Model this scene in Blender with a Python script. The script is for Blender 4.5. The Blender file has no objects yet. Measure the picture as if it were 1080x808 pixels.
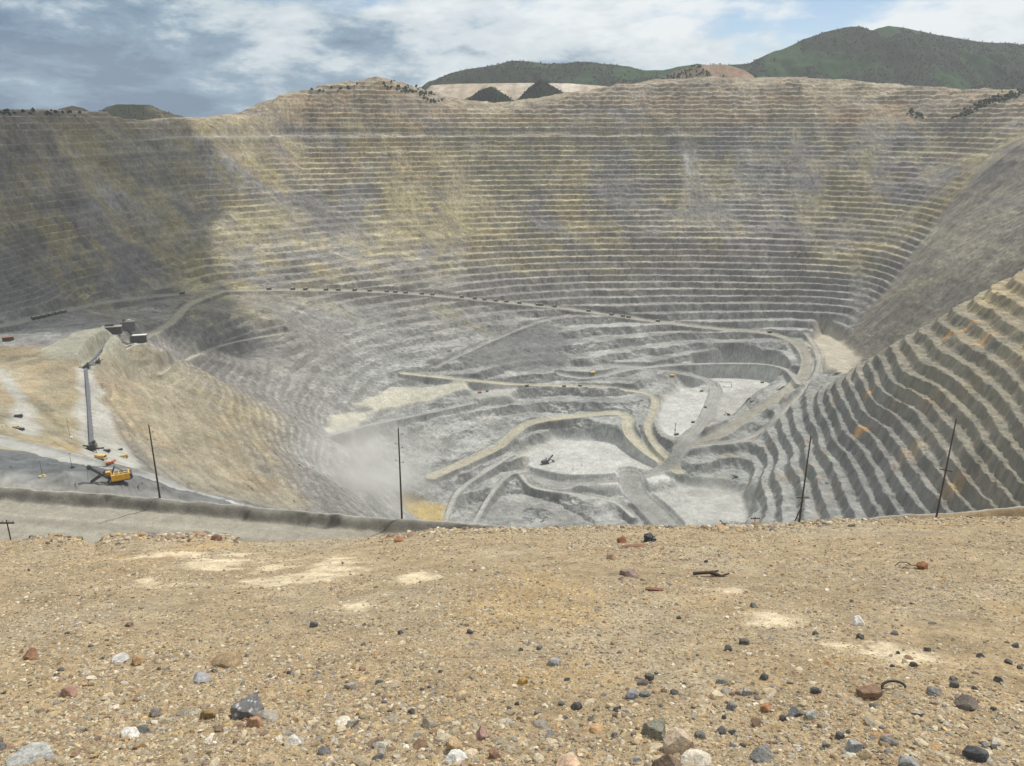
import bpy, math, random
import numpy as np
from mathutils import Vector, Matrix
R = math.radians
random.seed(7)
scn = bpy.context.scene
col = scn.collection
# ------------------------------------------------------------------ camera
F_PX, CX, CY, PITCH = 848.0, 540.0, 404.0, R(18.0)
CP, SP = math.cos(PITCH), math.sin(PITCH)
cam_d = bpy.data.cameras.new('camera')
cam_d.sensor_width = 36; cam_d.lens = F_PX / 1080 * 36
cam_d.clip_start = 0.1; cam_d.clip_end = 60000
cam = bpy.data.objects.new('camera', cam_d); col.objects.link(cam)
cam.location = (0, 0, 0); cam.rotation_euler = (R(90) - PITCH, 0, 0)
scn.camera = cam

def ray(u, v):                      # direction of sight, metres ahead normalised to y=1
    a = (u - CX) / F_PX; b = (v - CY) / F_PX
    dy = CP - b * SP; dz = -SP - b * CP
    return a / dy, dz / dy          # x per metre of y, z per metre of y
def at_y(u, v, Y):
    sx, sz = ray(u, v); return (sx * Y, Y, sz * Y)
def at_z(u, v, z):
    sx, sz = ray(u, v); Y = z / sz; return (sx * Y, Y, z)

# ------------------------------------------------------------------ noise
_tabs = {}
def vnoise(x, y, seed):
    if seed not in _tabs:
        _tabs[seed] = np.random.default_rng(seed).random((257, 257)).astype(np.float32)
        _tabs[seed][256] = _tabs[seed][0]; _tabs[seed][:, 256] = _tabs[seed][:, 0]
    T = _tabs[seed]
    xf = np.floor(x); yf = np.floor(y)
    fx = (x - xf); fy = (y - yf)
    xi = xf.astype(np.int64) & 255; yi = yf.astype(np.int64) & 255
    fx = fx * fx * (3 - 2 * fx); fy = fy * fy * (3 - 2 * fy)
    return (T[xi, yi] * (1 - fx) + T[xi + 1, yi] * fx) * (1 - fy) + (T[xi, yi + 1] * (1 - fx) + T[xi + 1, yi + 1] * fx) * fy
def fbm(x, y, scale, octv=4, seed=1, gain=0.5):
    s = 0; amp = 1; tot = 0; k = 1 / scale
    for i in range(octv):
        s = s + amp * vnoise(x * k + 17.3 * i, y * k + 9.1 * i, seed + i)
        tot += amp; amp *= gain; k *= 2.03
    return s / tot * 2 - 1           # about -1..1
def sstep(a, b, x):
    t = np.clip((x - a) / (b - a), 0, 1); return t * t * (3 - 2 * t)

# ------------------------------------------------------------------ object helpers
def tag(o, label=None, cat=None, group=None, kind=None):
    if label: o['label'] = label
    if cat: o['category'] = cat
    if group: o['group'] = group
    if kind: o['kind'] = kind
    return o
def mesh_obj(name, verts, faces, mats, parent=None, smooth=False, midx=None):
    me = bpy.data.meshes.new(name)
    verts = np.asarray(verts, dtype=np.float32)
    if isinstance(faces, np.ndarray):
        n = len(faces); k = faces.shape[1]
        me.vertices.add(len(verts)); me.vertices.foreach_set('co', verts.ravel())
        me.loops.add(n * k); me.loops.foreach_set('vertex_index', faces.astype(np.int32).ravel())
        me.polygons.add(n); me.polygons.foreach_set('loop_start', np.arange(0, n * k, k, dtype=np.int32))
        me.polygons.foreach_set('loop_total', np.full(n, k, dtype=np.int32))
    else:
        me.from_pydata([tuple(map(float, v)) for v in verts], [], faces)
    me.update(calc_edges=True); me.validate()
    if not isinstance(mats, (list, tuple)): mats = [mats]
    for m in mats: me.materials.append(m)
    if midx is not None: me.polygons.foreach_set('material_index', np.asarray(midx, dtype=np.int32))
    me.polygons.foreach_set('use_smooth', np.full(len(me.polygons), smooth))
    o = bpy.data.objects.new(name, me); col.objects.link(o)
    if parent: o.parent = parent
    return o
def add_col(o, rgb, name='Col'):
    at = o.data.color_attributes.new(name, 'FLOAT_COLOR', 'POINT')
    c = np.ones((len(rgb), 4), dtype=np.float32); c[:, :3] = rgb
    at.data.foreach_set('color', c.ravel())
def empty(name, loc, rz=0, sc=1):
    o = bpy.data.objects.new(name, None); col.objects.link(o)
    o.location = loc; o.rotation_euler = (0, 0, rz); o.scale = (sc, sc, sc); o.empty_display_size = 1
    return o
def copy_tree(o, parent=None):
    c = o.copy(); col.objects.link(c); c.parent = parent
    for ch in list(o.children): copy_tree(ch, c)
    return c
def grid_faces(nr, nc):
    i = np.arange(nr - 1)[:, None] * nc + np.arange(nc - 1)[None, :]
    i = i.ravel()
    return np.stack([i, i + 1, i + nc + 1, i + nc], 1)

# ------------------------------------------------------------------ materials
def new_mat(name):
    m = bpy.data.materials.new(name); m.use_nodes = True
    nt = m.node_tree; nt.nodes.clear()
    out = nt.nodes.new('ShaderNodeOutputMaterial'); b = nt.nodes.new('ShaderNodeBsdfPrincipled')
    nt.links.new(b.outputs[0], out.inputs[0])
    return m, nt, b
def nd(nt, t, **kw):
    n = nt.nodes.new(t)
    for k, v in kw.items():
        if k.startswith('_'): n.inputs[k[1:]].default_value = v
        else: setattr(n, k, v)
    return n
def ground_mat(name, scales, amp, bump, bdist, rough=0.95, attr='Col'):
    """vertex albedo x world-fixed noise, plus bump; scales in metres"""
    m, nt, b = new_mat(name); L = nt.links.new
    a = nd(nt, 'ShaderNodeAttribute', attribute_name=attr)
    tc = nd(nt, 'ShaderNodeTexCoord')
    prev = None
    for q_, s in enumerate(scales):
        am = amp if not isinstance(amp, tuple) else amp[q_]
        n = nd(nt, 'ShaderNodeTexNoise', _Scale=1.0 / s, _Detail=5.0, _Roughness=0.62)
        L(tc.outputs['Object'], n.inputs['Vector'])
        r = nd(nt, 'ShaderNodeMapRange'); r.inputs['From Min'].default_value = 0.3; r.inputs['From Max'].default_value = 0.7
        r.inputs['To Min'].default_value = 1 - am; r.inputs['To Max'].default_value = 1 + am
        L(n.outputs['Fac'], r.inputs['Value'])
        if prev is None: prev = r.outputs[0]
        else:
            mu = nd(nt, 'ShaderNodeMath', operation='MULTIPLY'); L(prev, mu.inputs[0]); L(r.outputs[0], mu.inputs[1]); prev = mu.outputs[0]
        last = n
    vm = nd(nt, 'ShaderNodeVectorMath', operation='SCALE'); L(a.outputs['Color'], vm.inputs[0]); L(prev, vm.inputs['Scale'])
    L(vm.outputs[0], b.inputs['Base Color'])
    b.inputs['Roughness'].default_value = rough; b.inputs['Specular IOR Level'].default_value = 0.15
    bp = nd(nt, 'ShaderNodeBump', _Strength=bump, _Distance=bdist); L(last.outputs['Fac'], bp.inputs['Height']); L(bp.outputs[0], b.inputs['Normal'])
    return m
def paint(name, rgb, rough=0.7, metal=0.0, var=0.25, scale=1.5):
    m, nt, b = new_mat(name); L = nt.links.new
    tc = nd(nt, 'ShaderNodeTexCoord'); n = nd(nt, 'ShaderNodeTexNoise', _Scale=scale, _Detail=6.0, _Roughness=0.65)
    L(tc.outputs['Object'], n.inputs['Vector'])
    r = nd(nt, 'ShaderNodeValToRGB')
    r.color_ramp.elements[0].position = 0.3; r.color_ramp.elements[1].position = 0.7
    r.color_ramp.elements[0].color = tuple(c * (1 - var) for c in rgb) + (1,)
    r.color_ramp.elements[1].color = tuple(min(1, c * (1 + var)) for c in rgb) + (1,)
    L(n.outputs['Fac'], r.inputs[0]); L(r.outputs[0], b.inputs['Base Color'])
    b.inputs['Roughness'].default_value = rough; b.inputs['Metallic'].default_value = metal
    bp = nd(nt, 'ShaderNodeBump', _Strength=0.3, _Distance=0.02); L(n.outputs['Fac'], bp.inputs['Height']); L(bp.outputs[0], b.inputs['Normal'])
    return m

# ================================================================== PIT TERRAIN
# survey points: (u, v, 'y', Y) or (u, v, 'z', Z) sight lines, or ('w', x, y, z)
CTRL = [
 # upper rim
 (-140,116,'y',1750),(-60,117,'y',1900),(0,118,'y',2050),(60,118,'y',2220),(120,123,'y',2450),(200,126,'y',2650),(240,121,'y',2780),(300,101,'y',2950),(350,90,'y',3050),(400,86,'y',3120),
 (440,92,'y',3180),(500,107,'y',3230),(560,105,'y',3250),(600,98,'y',3260),(650,92,'y',3280),(700,85,'y',3300),(760,82,'y',3320),(830,82,'y',3320),(900,86,'y',3280),
 (960,91,'y',3200),(1040,94,'y',3080),(1100,97,'y',2900),(1200,100,'y',2600),
 # upper wall
 (0,200,'y',1840),(0,270,'y',1660),(100,200,'y',2130),(120,270,'y',1960),(200,200,'y',2450),(200,270,'y',2180),(300,140,'y',2850),(300,200,'y',2650),(300,260,'y',2330),
 (400,130,'y',2980),(400,200,'y',2760),(400,260,'y',2510),(500,150,'y',3020),(500,200,'y',2860),(500,260,'y',2620),(600,150,'y',3060),(600,200,'y',2900),(600,270,'y',2640),
 (700,130,'y',3130),(700,200,'y',2930),(700,280,'y',2600),(800,130,'y',3140),(800,200,'y',2920),(800,290,'y',2540),(900,130,'y',3060),(900,200,'y',2830),(880,280,'y',2540),
 (950,200,'y',2750),(950,250,'y',2560),(900,325,'y',2370),(870,345,'y',2320),(1000,150,'y',2900),
 # dark talus slope on the right behind the nose
 (1080,150,'y',2420),(1080,200,'y',2250),(1080,270,'y',1960),(1000,250,'y',2280),(950,310,'y',2200),(900,350,'y',2240),(880,370,'z',-608),(1150,200,'y',2000),
 # main haul road
 (-40,352,'z',-362),(0,345,'z',-370),(100,320,'z',-390),(160,312,'z',-396),(230,307,'z',-410),(300,305,'z',-430),(380,307,'z',-455),(450,311,'z',-480),(520,318,'z',-510),
 (600,326,'z',-540),(680,338,'z',-566),(760,348,'z',-588),(830,352,'z',-600),(855,375,'z',-615),(850,400,'z',-632),(800,432,'z',-652),(760,455,'z',-668),(720,470,'z',-682),
 # slopes between road and inner pit
 (520,350,'z',-568),(600,360,'z',-588),(700,370,'z',-620),(780,372,'z',-628),(540,400,'z',-636),(600,400,'z',-642),(660,405,'z',-650),(500,395,'z',-612),(440,380,'z',-585),
 (400,400,'z',-600),(400,350,'z',-530),(300,340,'z',-465),(230,335,'z',-425),(190,350,'z',-400),(350,445,'z',-588),(450,420,'z',-642),(400,470,'z',-665),
 (105,402,'z',-325),(150,482,'z',-325),(205,522,'z',-322),(150,400,'z',-385),(200,470,'z',-385),(270,535,'z',-380),(200,385,'z',-440),(250,455,'z',-440),(325,542,'z',-438),
 (250,368,'z',-492),(300,440,'z',-500),(345,505,'z',-505),(310,385,'z',-525),(340,415,'z',-560),(365,475,'z',-570),(385,530,'z',-600),
 # crusher ridge and conveyor shelf, shovel bench
 (130,350,'z',-338),(160,346,'z',-362),(150,375,'z',-352),(90,385,'z',-322),(60,375,'z',-318),(100,430,'z',-308),(100,475,'z',-288),(60,345,'z',-375),
 (50,420,'z',-290),(0,390,'z',-300),(0,440,'z',-262),(30,455,'z',-262),(60,470,'z',-262),
 (0,485,'z',-232),(60,495,'z',-233),(118,503,'z',-236),(0,510,'z',-228),(100,515,'z',-232),(160,525,'z',-240),(230,530,'z',-262),(-80,500,'z',-225),(-80,420,'z',-270),(-80,380,'z',-310),
 # inner pit
 (600,445,'z',-690),(560,470,'z',-715),(600,475,'z',-725),(650,490,'z',-726),(700,500,'z',-728),(600,510,'z',-736),(560,545,'z',-768),(650,550,'z',-748),(500,460,'z',-692),(480,500,'z',-722),
 (440,540,'z',-738),(500,545,'z',-752),(720,430,'z',-690),(770,400,'z',-676),(720,500,'z',-712),(740,522,'z',-730),(760,550,'z',-744),(775,500,'z',-728),(790,470,'z',-690),(785,510,'z',-716),(800,545,'z',-700),
 # nose on the right
 (1080,285,'z',-300),(1040,308,'z',-332),(1000,332,'z',-372),(988,337,'z',-384),(954,358,'z',-431),(928,371,'z',-458),(905,388,'z',-520),(880,402,'z',-582),(1150,248,'z',-235),
 (1095,545,'z',-455),(1064,545,'z',-479),(1033,545,'z',-503),(1000,545,'z',-527),(970,545,'z',-551),(940,545,'z',-575),(910,545,'z',-599),(880,545,'z',-623),(850,545,'z',-647),(820,545,'z',-671),(1050,500,'z',-455),(1092,500,'z',-425),(1000,500,'z',-495),(950,500,'z',-540),(900,500,'z',-588),(860,500,'z',-625),(820,500,'z',-662),(1085,450,'z',-400),(1045,450,'z',-431),(1016,450,'z',-455),(957,450,'z',-503),(930,450,'z',-527),(882,450,'z',-575),(842,450,'z',-623),(803,450,'z',-671),(1085,400,'z',-372),(1040,400,'z',-400),(993,400,'z',-431),(945,400,'z',-455),(912,400,'z',-503),(866,400,'z',-592),(1085,340,'z',-334),(1040,340,'z',-358),(1160,540,'z',-400),(1160,400,'z',-320),
 # hidden ground
 ('w',900,1850,-560),('w',1000,1900,-540),('w',960,2050,-600),('w',1250,1900,-360),('w',1500,1500,-150),('w',900,800,-330),('w',1200,1000,-180),('w',700,500,-230),
 ('w',0,1150,-715),('w',0,950,-590),('w',0,700,-430),('w',0,400,-250),('w',200,1000,-600),('w',300,800,-470),('w',300,400,-260),('w',-200,400,-250),('w',150,1250,-720),
 ('w',600,500,-260),('w',-400,350,-230),('w',-100,1200,-700),('w',0,300,-200),('w',400,300,-200),('w',-300,300,-200),
 # behind the rim
 ('w',-2300,2900,-30),('w',-1800,3500,-40),('w',-900,3800,-10),('w',0,3950,0),('w',900,3950,40),('w',1700,3900,60),('w',2400,3600,60),
 ('w',-2600,4300,-50),('w',0,4400,0),('w',2600,4300,60),
]
RIM = [c for c in CTRL[:23]]
for u_, v_, _, Y_ in RIM: CTRL += [(u_, v_ + 1.5, 'y', Y_ + 110), (u_, v_ + 7, 'y', Y_ + 330)]
pts = []
for c in CTRL:
    if c[0] == 'w': pts.append(c[1:])
    elif c[2] == 'y': pts.append(at_y(c[0], c[1], c[3]))
    else: pts.append(at_z(c[0], c[1], c[3]))
pts = np.array(pts, dtype=np.float64)
CC = 45.0
def _kern(dx, dy): return np.sqrt(dx * dx + dy * dy + CC * CC)
n = len(pts)
A = np.zeros((n + 3, n + 3))
A[:n, :n] = _kern(pts[:, 0][:, None] - pts[:, 0], pts[:, 1][:, None] - pts[:, 1]) - np.eye(n) * 6
A[:n, n] = 1; A[:n, n + 1] = pts[:, 0] / 1000; A[:n, n + 2] = pts[:, 1] / 1000; A[n:, :n] = A[:n, n:].T
W = np.linalg.solve(A, np.concatenate([pts[:, 2], np.zeros(3)]))
GX = np.arange(-3700, 3701, 14.0); GY = np.arange(260, 4461, 14.0)
G0 = np.zeros((len(GX), len(GY)))
for i, gx in enumerate(GX):
    k = _kern(gx - pts[:, 0][:, None], GY[None, :] - pts[:, 1][:, None])
    G0[i] = W[:n] @ k + W[n] + W[n + 1] * gx / 1000 + W[n + 2] * GY / 1000
def H0(x, y):
    fx = np.clip((np.asarray(x, float) - GX[0]) / 14, 0, len(GX) - 1.001); fy = np.clip((np.asarray(y, float) - GY[0]) / 14, 0, len(GY) - 1.001)
    i = fx.astype(int); j = fy.astype(int); fx = fx - i; fy = fy - j
    return (G0[i, j] * (1 - fx) + G0[i + 1, j] * fx) * (1 - fy) + (G0[i, j + 1] * (1 - fx) + G0[i + 1, j + 1] * fx) * fy
def hit(u, v, Hf=None, y0=330, y1=4300):
    Hf = Hf or H0
    sx, sz = ray(u, v); Y = np.arange(y0, y1, 1.5)
    below = np.nonzero(Hf(sx * Y, Y) >= sz * Y)[0]
    y = Y[below[0]] if len(below) else y1
    return (sx * y, y, float(sz * y))

# ---- fan-shaped survey grid
S = np.linspace(-0.86, 0.86, 1560)
YR = np.concatenate([np.arange(290, 500, 5.0), np.arange(500, 900, 2.4), np.arange(900, 2300, 2.1), np.arange(2300, 3460, 2.8), np.arange(3460, 4440, 30.0)])
YY, SS = np.meshgrid(YR, S, indexing='ij')
XX = SS * YY
NR, NC = XX.shape
base = H0(XX, YY)
print('grid', XX.shape)
# bench-making
BH = 19.0
warp = fbm(XX, YY, 260, 3, 11) * 9 + fbm(XX, YY, 60, 3, 31) * 3.6
def zone(u, v, ru, rv, y=None):
    """soft patch on the wall: centre is a surveyed point, radii in metres across (x) and along the slope (y)"""
    cx, cy, cz = hit(u, v)
    return cx, cy, cz
h = base + warp
# gullies / slumps that run down the wall
is_nose = (XX > 300) & (YY < 1990 - np.maximum(0, 900 - XX) * 0.35)
BT = 16.0; BN = 20.0
d_ = h + 44; wb = sstep(2350, 2550, YY) * sstep(900, 600, XX); h = h - d_ * .85 * np.exp(-(d_ / 17) ** 4) * wb
t = np.where(is_nose, h / BN, np.where(h < -528, h / BH, -22 * 24 / BH + (h + 528) / BT)); k = np.floor(t); f = t - k
face0, face1 = 0.36, 0.68
jag = fbm(XX, YY, 22, 3, 77) * 0.12 + fbm(XX, YY, 140, 2, 78) * 0.10
kh = np.sin(k * 12.9898) * 43758.5453; kh = kh - np.floor(kh); kh2 = fbm(XX * .5 + k * 371.3, YY * .5, 90, 2, 79)
f1_ = np.where(is_nose, .70, face1); f0_ = np.where(is_nose, .34, face0)
q_ = np.clip((f + jag + (kh - .5) * .18 + kh2 * .16 - f0_) / (f1_ - f0_), 0, 1)
q_ = np.where(is_nose, np.where(q_ < .35, q_ * .6, .21 + (q_ - .35) * 1.2154), q_)   # talus at the toe, steeper crest
tq = k + q_
terr = np.where(is_nose, tq * BN, np.where(h < -528, tq * BH, -528 + (tq + 22 * 24 / BH) * BT))
lw_ = sstep(-120, -230, XX + fbm(XX, YY, 120, 2, 88) * 40) * sstep(1620, 1450, YY + XX * .25 + fbm(XX, YY, 120, 2, 89) * 40)
h2_ = base + warp * .35; t2 = h2_ / 9.0; k2 = np.floor(t2)
terr2 = (k2 + np.clip((t2 - k2 + jag * .6 - .30) / .5, 0, 1)) * 9.0
terr = terr * (1 - lw_) + terr2 * lw_; h = h * (1 - lw_) + h2_ * lw_
# how strongly benches read: rubble in places
rub = sstep(-0.05, 0.5, fbm(XX, YY * .6, 300, 3, 5) + 0.45 * fbm(XX, YY * .4, 45, 3, 6) + 0.08)
rub = np.where(is_nose, rub * .30, rub); rub = rub * (1 - .6 * lw_)

# ---- regions (world polygons from survey)
def poly_xy(pl, z=None):
    return np.array([(at_z(u, v, z) if z is not None else hit(u, v))[:2] for u, v in pl])
def seg_dist(px, py, P, closed):
    d = np.full(px.shape, 1e9); tt = np.zeros(px.shape)
    m = len(P) if closed else len(P) - 1
    acc = 0
    for i in range(m):
        a = P[i]; b = P[(i + 1) % len(P)]; ab = b - a; l2 = ab @ ab + 1e-9
        q = np.clip(((px - a[0]) * ab[0] + (py - a[1]) * ab[1]) / l2, 0, 1)
        dd = np.hypot(px - a[0] - q * ab[0], py - a[1] - q * ab[1])
        w = dd < d; d = np.where(w, dd, d); tt = np.where(w, acc + q * math.sqrt(l2), tt); acc += math.sqrt(l2)
    return d, tt
def inside(px, py, P):
    c = np.zeros(px.shape, bool); j = len(P) - 1
    for i in range(len(P)):
        xi, yi = P[i]; xj, yj = P[j]
        c ^= ((yi > py) != (yj > py)) & (px < (xj - xi) * (py - yi) / (yj - yi + 1e-12) + xi); j = i
    return c
def sub(P, pad):
    x0, y0 = P.min(0) - pad; x1, y1 = P.max(0) + pad
    r0, r1 = np.searchsorted(YR, [y0, y1]); 
    ss = [x0 / max(y0, 290), x0 / y1, x1 / max(y0, 290), x1 / y1]
    c0, c1 = np.searchsorted(S, [min(ss), max(ss)])
    return slice(max(r0 - 1, 0), r1 + 1), slice(max(c0 - 1, 0), c1 + 1)
def sd_poly(P, pad):
    sl = sub(P, pad); px, py = XX[sl], YY[sl]
    d, _ = seg_dist(px, py, P, True)
    return sl, np.where(inside(px, py, P), -d, d)

terr_w = np.ones_like(base) * 0.95
far_up = sstep(1900, 2300, YY) * sstep(-430, -330, base)
terr_w *= 1 - (0.72 + 0.12 * far_up) * rub
terr_w *= 1 - far_up * (0.22 + 0.5 * sstep(.0, .45, fbm(XX * .6, YY * 1.2, 75, 4, 141)))
terr_w *= 1 - sstep(3330, 3450, YY)
# smooth zones (talus, waste slopes): polygon, strength
for pl, s_ in (
    ([(1090,140),(1060,150),(1000,220),(930,310),(880,355),(875,378),(930,372),(1000,330),(1090,275)], 0.95),
    ([(455,382),(560,340),(590,345),(600,385),(540,392)], 0.85),
    ([(320,560),(350,470),(400,440),(470,450),(480,500),(440,560)], 0.8),
    ([(0,335),(150,318),(150,345),(60,372),(0,372)], 0.7),
    ([(0,455),(90,485),(200,520),(330,545),(200,560),(0,560)], 1.0),
    ([(445,90),(450,104),(600,104),(620,92)], 0.9),
    ([(715,150),(735,150),(745,210),(760,230),(715,230),(722,200)], 0.8),
    ([(895,258),(905,262),(940,340),(905,345)], 0.7),
    ([(905,110),(985,108),(960,135),(940,130)], 0.8),
    ([(120,385),(170,330),(235,312),(330,318),(400,330),(440,380),(400,410),(345,440),(330,560),(220,520),(150,480),(110,430)], 0.22),
    ([(330,318),(520,325),(560,340),(450,385),(500,400),(540,470),(440,470),(340,440)], 0.6),
    ([(0,370),(60,372),(90,390),(82,470),(0,455)], 0.6),
    ([(470,480),(520,440),(560,430),(545,470),(500,500)], 0.75),
    ):
    P = poly_xy(pl); sl, sd = sd_poly(P, 60)
    terr_w[sl] *= 1 - s_ * sstep(25, -15, sd + fbm(XX[sl], YY[sl], 30, 2, 3) * 14)
rough_add = fbm(XX, YY, 34, 4, 51) * 3.2
Z = terr * terr_w + (h + rough_add) * (1 - terr_w)
Z += fbm(XX, YY, 12, 3, 91) * np.where(is_nose, 2.6, 1.5) + fbm(XX, YY, 5, 2, 92) * 0.6
ribs = (np.abs(fbm(XX, YY * .7, 13, 4, 93, .6)) - .2) * 6.0 + (np.abs(fbm(XX, YY, 34, 3, 94, .6)) - .2) * 7.0
Z += ribs * sstep(.25, .6, np.hypot(np.gradient(Z, axis=0) / np.gradient(YY, axis=0), np.gradient(Z, axis=1) / np.gradient(XX, axis=1))) * .55
Z += fbm(XX, YY, 28, 3, 95) * 5 * sstep(-10, 60, base) * sstep(1500, 1900, YY)

# ---- flat working floors:  (pixel outline, z, albedo, noise)
WHITE = (0.50, 0.50, 0.47); PALE = (0.40, 0.395, 0.36); TAN = (0.50, 0.48, 0.39); GREY = (0.27, 0.27, 0.25)
FLOORS = [
 ([(560,478),(585,464),(640,466),(672,480),(700,492),(716,500),(690,508),(640,510),(590,509),(556,497)], -725, WHITE),
 ([(702,425),(722,410),(748,406),(758,414),(745,436),(735,452),(708,462),(697,445)], -690, WHITE),
 ([(735,393),(780,388),(816,391),(824,402),(800,414),(760,412),(735,403)], -680, WHITE),
 ([(372,426),(412,408),(490,401),(494,409),(440,423),(400,431)], None, TAN),
 ([(346,455),(350,440),(372,437),(400,430),(380,445)], None, TAN),
 ([(500,412),(540,408),(535,416),(505,419)], -646, PALE),
 ([(672,522),(700,520),(722,514),(760,516),(780,520),(786,535),(788,552),(700,552)], -736, (0.42,0.42,0.39)),
 ([(52,366),(75,351),(108,345),(122,357),(96,372),(60,375)], -311, (0.33,0.32,0.25)),
 ([(755,422),(775,414),(800,412),(785,425),(765,445),(752,448)], -684, PALE),
 ([(868,352),(885,360),(905,378),(890,392),(872,385),(855,362)], -610, (0.46,0.42,0.33)),
 ([(82,390),(96,388),(104,410),(112,440),(128,472),(150,492),(112,490),(90,479),(85,440)], None, (0.42,0.41,0.37)),
 ([(0,390),(12,400),(28,418),(30,438),(36,458),(26,458),(12,452),(18,430),(0,400)], None, (0.40,0.39,0.35)),
 ([(428,560),(434,532),(463,533),(466,560)], -740, (0.44,0.34,0.15)),
]
colr = None
floor_polys = []
for pl, z, c in FLOORS:
    P = poly_xy(pl, z); sl, sd = sd_poly(P, 70)
    w = sstep(24 if z is not None else 8, -3, sd + fbm(XX[sl], YY[sl], 40, 2, 8) * 7)
    zt = z if z is not None else base[sl]
    Z[sl] = Z[sl] * (1 - w) + (zt + fbm(XX[sl], YY[sl], 25, 3, 44) * 0.9) * w
    floor_polys.append((sl, w, c))
# ---- roads cut into the benches: (pixel line, width m, albedo)
ROADC = (0.33, 0.315, 0.26); ROADT = (0.44, 0.41, 0.31)
ROADS = [
 ([(-60,356),(0,345),(60,331),(100,321),(160,313),(230,307),(300,306),(380,307),(450,311),(520,318),(600,326),(680,338),(760,348),(815,351),(842,362),(853,378),(848,398),(828,415),(800,432),(770,452),(745,466),(718,473)], 30, ROADC),
 ([(455,503),(500,484),(530,470),(548,450),(570,443),(620,438),(652,435),(663,441),(660,455),(678,474),(703,490),(716,498)], 25, ROADT),
 ([(425,394),(490,401),(540,406),(600,407),(650,410),(690,416),(692,430),(681,450),(690,470),(712,490)], 17, ROADT),
 ([(640,386),(710,391),(745,400),(758,408),(752,425),(742,445),(722,468),(708,492),(680,503),(640,511),(590,513),(556,502)], 30, (0.31,0.31,0.29)),
 ([(664,502),(668,520),(690,540),(705,556)], 48, (0.29,0.29,0.27)),
 ([(130,368),(165,350),(180,342),(200,320),(235,308)], 20, ROADT),
 ([(590,395),(615,400),(640,396),(660,390),(720,384),(800,383),(830,388),(843,405)], 14, (0.36,0.355,0.33)),
 ([(460,388),(500,368),(560,342),(600,333)], 12, (0.33,0.32,0.29)),
 ([(345,460),(390,448),(440,438),(500,425)], 12, (0.34,0.335,0.31)),
 ([(170,395),(200,378),(240,362),(300,352)], 9, (0.40,0.38,0.31)),
 ([(550,500),(560,515),(600,520),(650,528),(668,545)], 12, PALE),
 ([(470,552),(480,520),(500,505),(540,480)], 10, PALE),
 ([(500,553),(515,525),(535,500),(555,497)], 9, PALE),
 ([(736,470),(790,466),(830,432),(862,398),(866,372),(850,352)], 12, (0.36,0.35,0.31)),
 ([(150,362),(128,368),(108,376),(90,388)], 14, (0.44,0.43,0.38)),
 ([(-20,462),(30,472),(90,490),(150,505),(220,523),(330,546)], 16, (0.40,0.40,0.37)),
]
road_cols = []
for pl, wd, c in ROADS:
    W3 = np.array([hit(u, v) for u, v in pl])
    # densify and smooth
    q = np.linspace(0, len(W3) - 1, len(W3) * 6); ii = np.arange(len(W3))
    D = np.stack([np.interp(q, ii, W3[:, k]) for k in range(3)], 1)
    for _ in range(8): D[1:-1] = (D[:-2] + 2 * D[1:-1] + D[2:]) / 4
    sl = sub(D[:, :2], 60); d, tt = seg_dist(XX[sl], YY[sl], D[:, :2], False)
    L_ = np.concatenate([[0], np.cumsum(np.hypot(*np.diff(D[:, :2], axis=0).T))])
    zr = np.interp(tt, L_, D[:, 2])
    w = sstep(wd / 2 + 9, wd / 2 - 1, d)
    lip = np.exp(-((d - wd / 2 - 0.5) / 2.2) ** 2) * 1.6
    Z[sl] = Z[sl] * (1 - w) + zr * w + lip
    wc = sstep(wd / 2 + 2.5, wd / 2 - 1.5, d + fbm(XX[sl], YY[sl], 18, 2, 9) * 2)
    road_cols.append((sl, wc, c, d, tt))
# crest lip of the main levels near the rim stays surveyed
def ZF(x, y):
    x = np.asarray(x, float); y = np.asarray(y, float)
    fr = np.clip(np.interp(y, YR, np.arange(NR)), 0, NR - 1.001); fc = np.clip((x / y - S[0]) / (S[1] - S[0]), 0, NC - 1.001)
    i = fr.astype(int); j = fc.astype(int); fr = fr - i; fc = fc - j
    return (Z[i, j] * (1 - fr) + Z[i + 1, j] * fr) * (1 - fc) + (Z[i, j + 1] * (1 - fr) + Z[i + 1, j + 1] * fr) * fc
def on(u, v): return hit(u, v, ZF)

# ---- albedo
gy = np.gradient(Z, axis=0) / np.gradient(YY, axis=0)
gx = np.gradient(Z, axis=1) / np.gradient(XX, axis=1)
slope = np.hypot(gx, gy)
flat = 1 - sstep(0.28, 0.75, slope)
c0 = np.zeros(XX.shape + (3,), dtype=np.float32)
def lay(w, c):
    w = w[..., None]; c0[...] = c0 * (1 - w) + np.array(c, dtype=np.float32) * w
def patch(u, v, rx, ry, c, s=1.0, rough=0.5, ang=0):
    cx, cy, cz = hit(u, v)
    pad = max(rx, ry) * 1.7
    sl = sub(np.array([[cx - pad, cy - pad], [cx + pad, cy + pad]]), 1)
    dx = XX[sl] - cx; dy = YY[sl] - cy
    if ang: ca, sa = math.cos(R(ang)), math.sin(R(ang)); dx, dy = dx * ca + dy * sa, -dx * sa + dy * ca
    d = np.hypot(dx / rx, dy / ry) + rough * (fbm(XX[sl], YY[sl] * .6, 110, 4, 61) * 1.0 + fbm(XX[sl], YY[sl] * .5, 22, 3, 71) * 0.7)
    w = (sstep(1.15, 0.25, d) * s)[..., None]
    c0[sl] = c0[sl] * (1 - w) + np.array(c, dtype=np.float32) * w
c0[...] = (0.235, 0.225, 0.205)
OL = (0.31, 0.275, 0.155); OR = (0.38, 0.265, 0.14); TN = (0.37, 0.305, 0.21); LG = (0.33, 0.325, 0.30); PG = (0.225, 0.205, 0.20); DK = (0.135, 0.13, 0.125); BR = (0.27, 0.235, 0.19)
rough_n = fbm(XX, YY, 170, 5, 13)
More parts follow.
